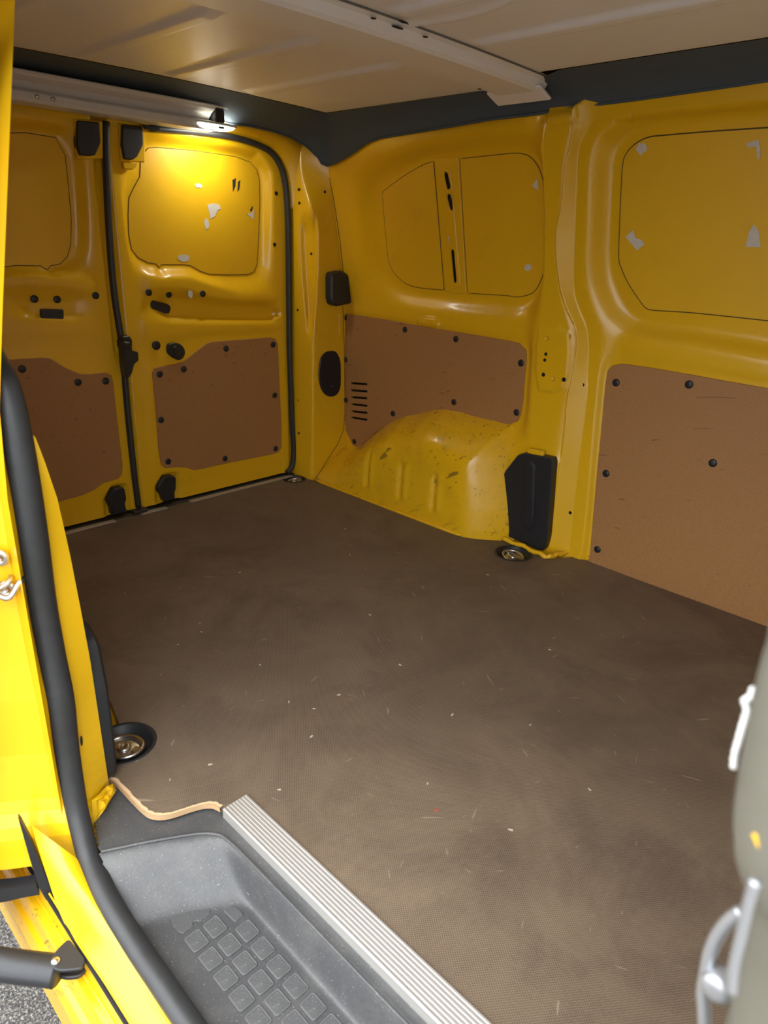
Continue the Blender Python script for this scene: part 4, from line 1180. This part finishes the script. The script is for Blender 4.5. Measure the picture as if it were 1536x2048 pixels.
o = tube('yellow_edge', [(x, -.822, z) for x, z in catmull([(2.140,0.693),(2.142,0.690),(2.145,0.686),(2.147,0.680)], 4, False)], .0012, M_YEL, fp, n=6)
# silver wire bracket
wb = empty('wire_bracket', (2.135, -.79, .60)); tag(wb, 'silver wire loop bracket beside the grey front doorway pillar', 'bracket')
def w3(pts_, y): return [(x, y, z) for x, z in catmull(pts_, 5, False)]
for nm, pts_, r_, yw_ in (('outer_wire', [(2.148,0.689),(2.148,0.679),(2.149,0.659),(2.150,0.641),(2.152,0.628)], .0024, -.842),
                  ('curved_wire', [(2.139,0.610),(2.135,0.600),(2.132,0.586),(2.131,0.570),(2.132,0.555),(2.133,0.543),(2.136,0.531),(2.140,0.515)], .0036, -.78)):
    child_local(tube(nm, w3(pts_, yw_), r_, M_WIRE, None, n=10), wb)
kq = ([(2.139,0.558)])[0]
o = lathe('boss', [(.0078,-.006),(.0085,-.003),(.0085,.003),(.0075,.006),(.004,.0072),(.0002,.0072)], M_WIRE, None, 18)
o.rotation_euler = (math.pi/2, 0, 0); o.location = (kq[0], -.782, kq[1]); child_local(o, wb)

# ------------------------------------------------------------------ door arm, lower left
arm = empty('sliding_door_guide', (1.24, -.93, -.14)); tag(arm, 'black sliding door guide arm with a riveted hinge bracket over the door track', 'door guide')
za = zt-.062
ac = [(1.184,-1.045),(1.247,-0.994),(1.284,-0.964),(1.315,-0.939),(1.345,-0.914),(1.357,-0.905)]
armz = -.12
pts_ = [(p[0], p[1], armz) for p in ac]
child_local(tube('arm_tube', catmull(pts_, 3, False), .0185, M_BLK, None, n=12, flat=1.3), arm)
hb_ = [(1.330,-0.877),(1.382,-0.873),(1.392,-0.882),(1.373,-0.907),(1.360,-0.914),(1.347,-0.912),(1.337,-0.900)]
child_local(plate('hinge_plate', rounded(hb_, .008, 4), FL(armz), .016, .021, M_BLK, None, bev=.0015), arm)
hb2_ = [(1.330,-0.895),(1.354,-0.865),(1.370,-0.870),(1.374,-0.883),(1.361,-0.900),(1.343,-0.909)]
child_local(plate('lower_plate', rounded(hb2_, .008, 4), FL(armz), -.020, -.014, M_BLK, None, bev=.0015), arm)
q = ([(1.354,-0.906)])[0]
o = lathe('rivet', [(.0065,.0),(.0065,.002),(.004,.0035),(.0002,.0038)], M_ZINC, None, 16); o.location = (q[0], q[1], armz+.021); child_local(o, arm)
# jamb foot and black guide piece
jfo = empty('rubber_stop', (1.2, -.93, -.05)); tag(jfo, 'black rubber stop and wedge at the foot of the yellow doorway jamb', 'rubber stop')
bw = [(1.214,-0.886,0.061),(1.216,-0.883,0.052),(1.221,-0.875,0.004),(1.228,-0.865,-0.083),(1.233,-0.857,-0.180),(1.231,-0.861,-0.179),(1.225,-0.870,-0.130),(1.219,-0.878,-0.088),(1.217,-0.882,-0.026)]
def slab3(name, pts_, d, m, root):
    n = len(pts_); d = Vector(d)
    V = [tuple(p) for p in pts_]+[tuple(Vector(p)+d) for p in pts_]
    F = [tuple(range(n)), tuple(range(n, 2*n))[::-1]]+[(i, (i+1)%n, n+(i+1)%n, n+i) for i in range(n)]
    o = pyd(name, V, F, m); child_local(o, root); return o
slab3('rubber_wedge', bw, (-.012,.004,0), M_BLK, jfo)
slab3('stop_block', [(1.168,-0.950,-0.081),(1.184,-0.925,-0.083),(1.199,-0.903,-0.084),(1.214,-0.880,-0.083),(1.215,-0.878,-0.108),(1.199,-0.903,-0.109),(1.190,-0.916,-0.112),(1.181,-0.929,-0.113),(1.165,-0.954,-0.112)], (-.02,.006,0), M_BLK, jfo)

# ------------------------------------------------------------------ torn tape and pencil marks
def scrap(pts_, mp, lab, m=M_TAPE, h=.0012, nm='torn_tape', cat='tape scrap', grp='torn tape scraps on the blanked windows'):
    o = plate(nm, pts_, mp, .0002, h, m, None, bev=0); tag(o, lab, cat, grp); return o
def blob(c, w, h_, n=11, seed=0, j=.35):
    rnd = random.Random(seed); return [(c[0]+w*math.cos(2*math.pi*i/n)*(1-j*rnd.random()), c[1]+h_*math.sin(2*math.pi*i/n)*(1-j*rnd.random())) for i in range(n)]
MF = FW(-.0283); MD = RW(-.0284)
scrap([(1.247,0.955),(1.267,0.972),(1.275,0.952),(1.291,0.949),(1.302,0.938),(1.282,0.922)], MF, 'torn square tape scrap on the big blanked window with a bite missing')
scrap([(1.554,0.939),(1.557,0.971),(1.565,0.989),(1.578,0.974),(1.588,0.940)], MF, 'torn triangular tape scrap low on the big blanked window')
scrap([(1.523,1.156),(1.548,1.162),(1.555,1.142),(1.557,1.124),(1.551,1.124),(1.545,1.149),(1.528,1.147)], MF, 'hooked tape residue high on the big blanked window')
for c, w_, s_ in (((1273,296), .014, 3), ):
    p = ([(1.271,1.159)])[0]; scrap(blob(p, .020, .016, 13, 3, .55), MF, 'curled tape residue in the rounded corner of the big blanked window')
p = ([(0.966,1.086)])[0]; scrap([(p[0]-.014,p[1]-.004),(p[0]+.004,p[1]+.014),(p[0]+.008,p[1]-.016)], MF, 'small torn tape corner beside the edge of the split window')
p = ([(0.940,0.862)])[0]; scrap(blob(p, .016, .012, 11, 8, .5), MF, 'faint tape residue low on the split window')
p = [(0.636,0.941),(0.664,0.944),(0.660,0.917),(0.647,0.906),(0.639,0.920)]; scrap(p, FW(-.0248), 'torn tape scrap on the slotted window post', h=.0016)
scrap([(0.290,1.012),(0.310,1.018),(0.337,1.016),(0.342,1.002),(0.328,0.998),(0.319,0.979),(0.299,0.969),(0.295,0.990)], MD, 'large torn tape scrap in the middle of the rear door window')
scrap([(0.442,0.995),(0.461,0.992),(0.481,1.007),(0.477,0.974),(0.459,0.986)], MD, 'torn triangular tape scrap near the outer edge of the rear door window')
p = ([(0.262,1.069)])[0]; scrap(blob(p, .020, .010, 12, 5, .5), MD, 'small tape residue in the lamp glow on the rear door window')
p = ([(0.189,0.843)])[0]; scrap(blob(p, .026, .014, 10, 6, .25), MD, 'square tape residue low on the rear door window')
p = ([(0.284,0.952)])[0]; scrap(blob(p, .010, .022, 10, 7, .4), MD, 'narrow tape residue below the large torn scrap')
q = ([(0.187,0.731)])[0]; dpt = doorpt(dd1, *q)
scrap(blob(q, .010, .016, 9, 9, .3), RW(dpt[0]), 'pale tape scrap between the black grommets of the rear door')
for L, lab_ in zip(([(0.394,1.096),(0.408,1.103),(0.405,1.078),(0.394,1.059)], [(0.416,1.092),(0.426,1.099),(0.421,1.070),(0.412,1.060)], [(0.462,1.005),(0.473,1.019),(0.475,1.016),(0.468,0.999)]), ('broad black pen stroke on the lamp lit rear door window', 'thinner black pen stroke beside the broad one on the rear door window', 'small pen tick touching the triangular tape scrap on the rear door window')):
    scrap(L, MD, lab_, M_INK, .0008, 'pen_mark', 'pen mark', 'black pen strokes on the rear door window')
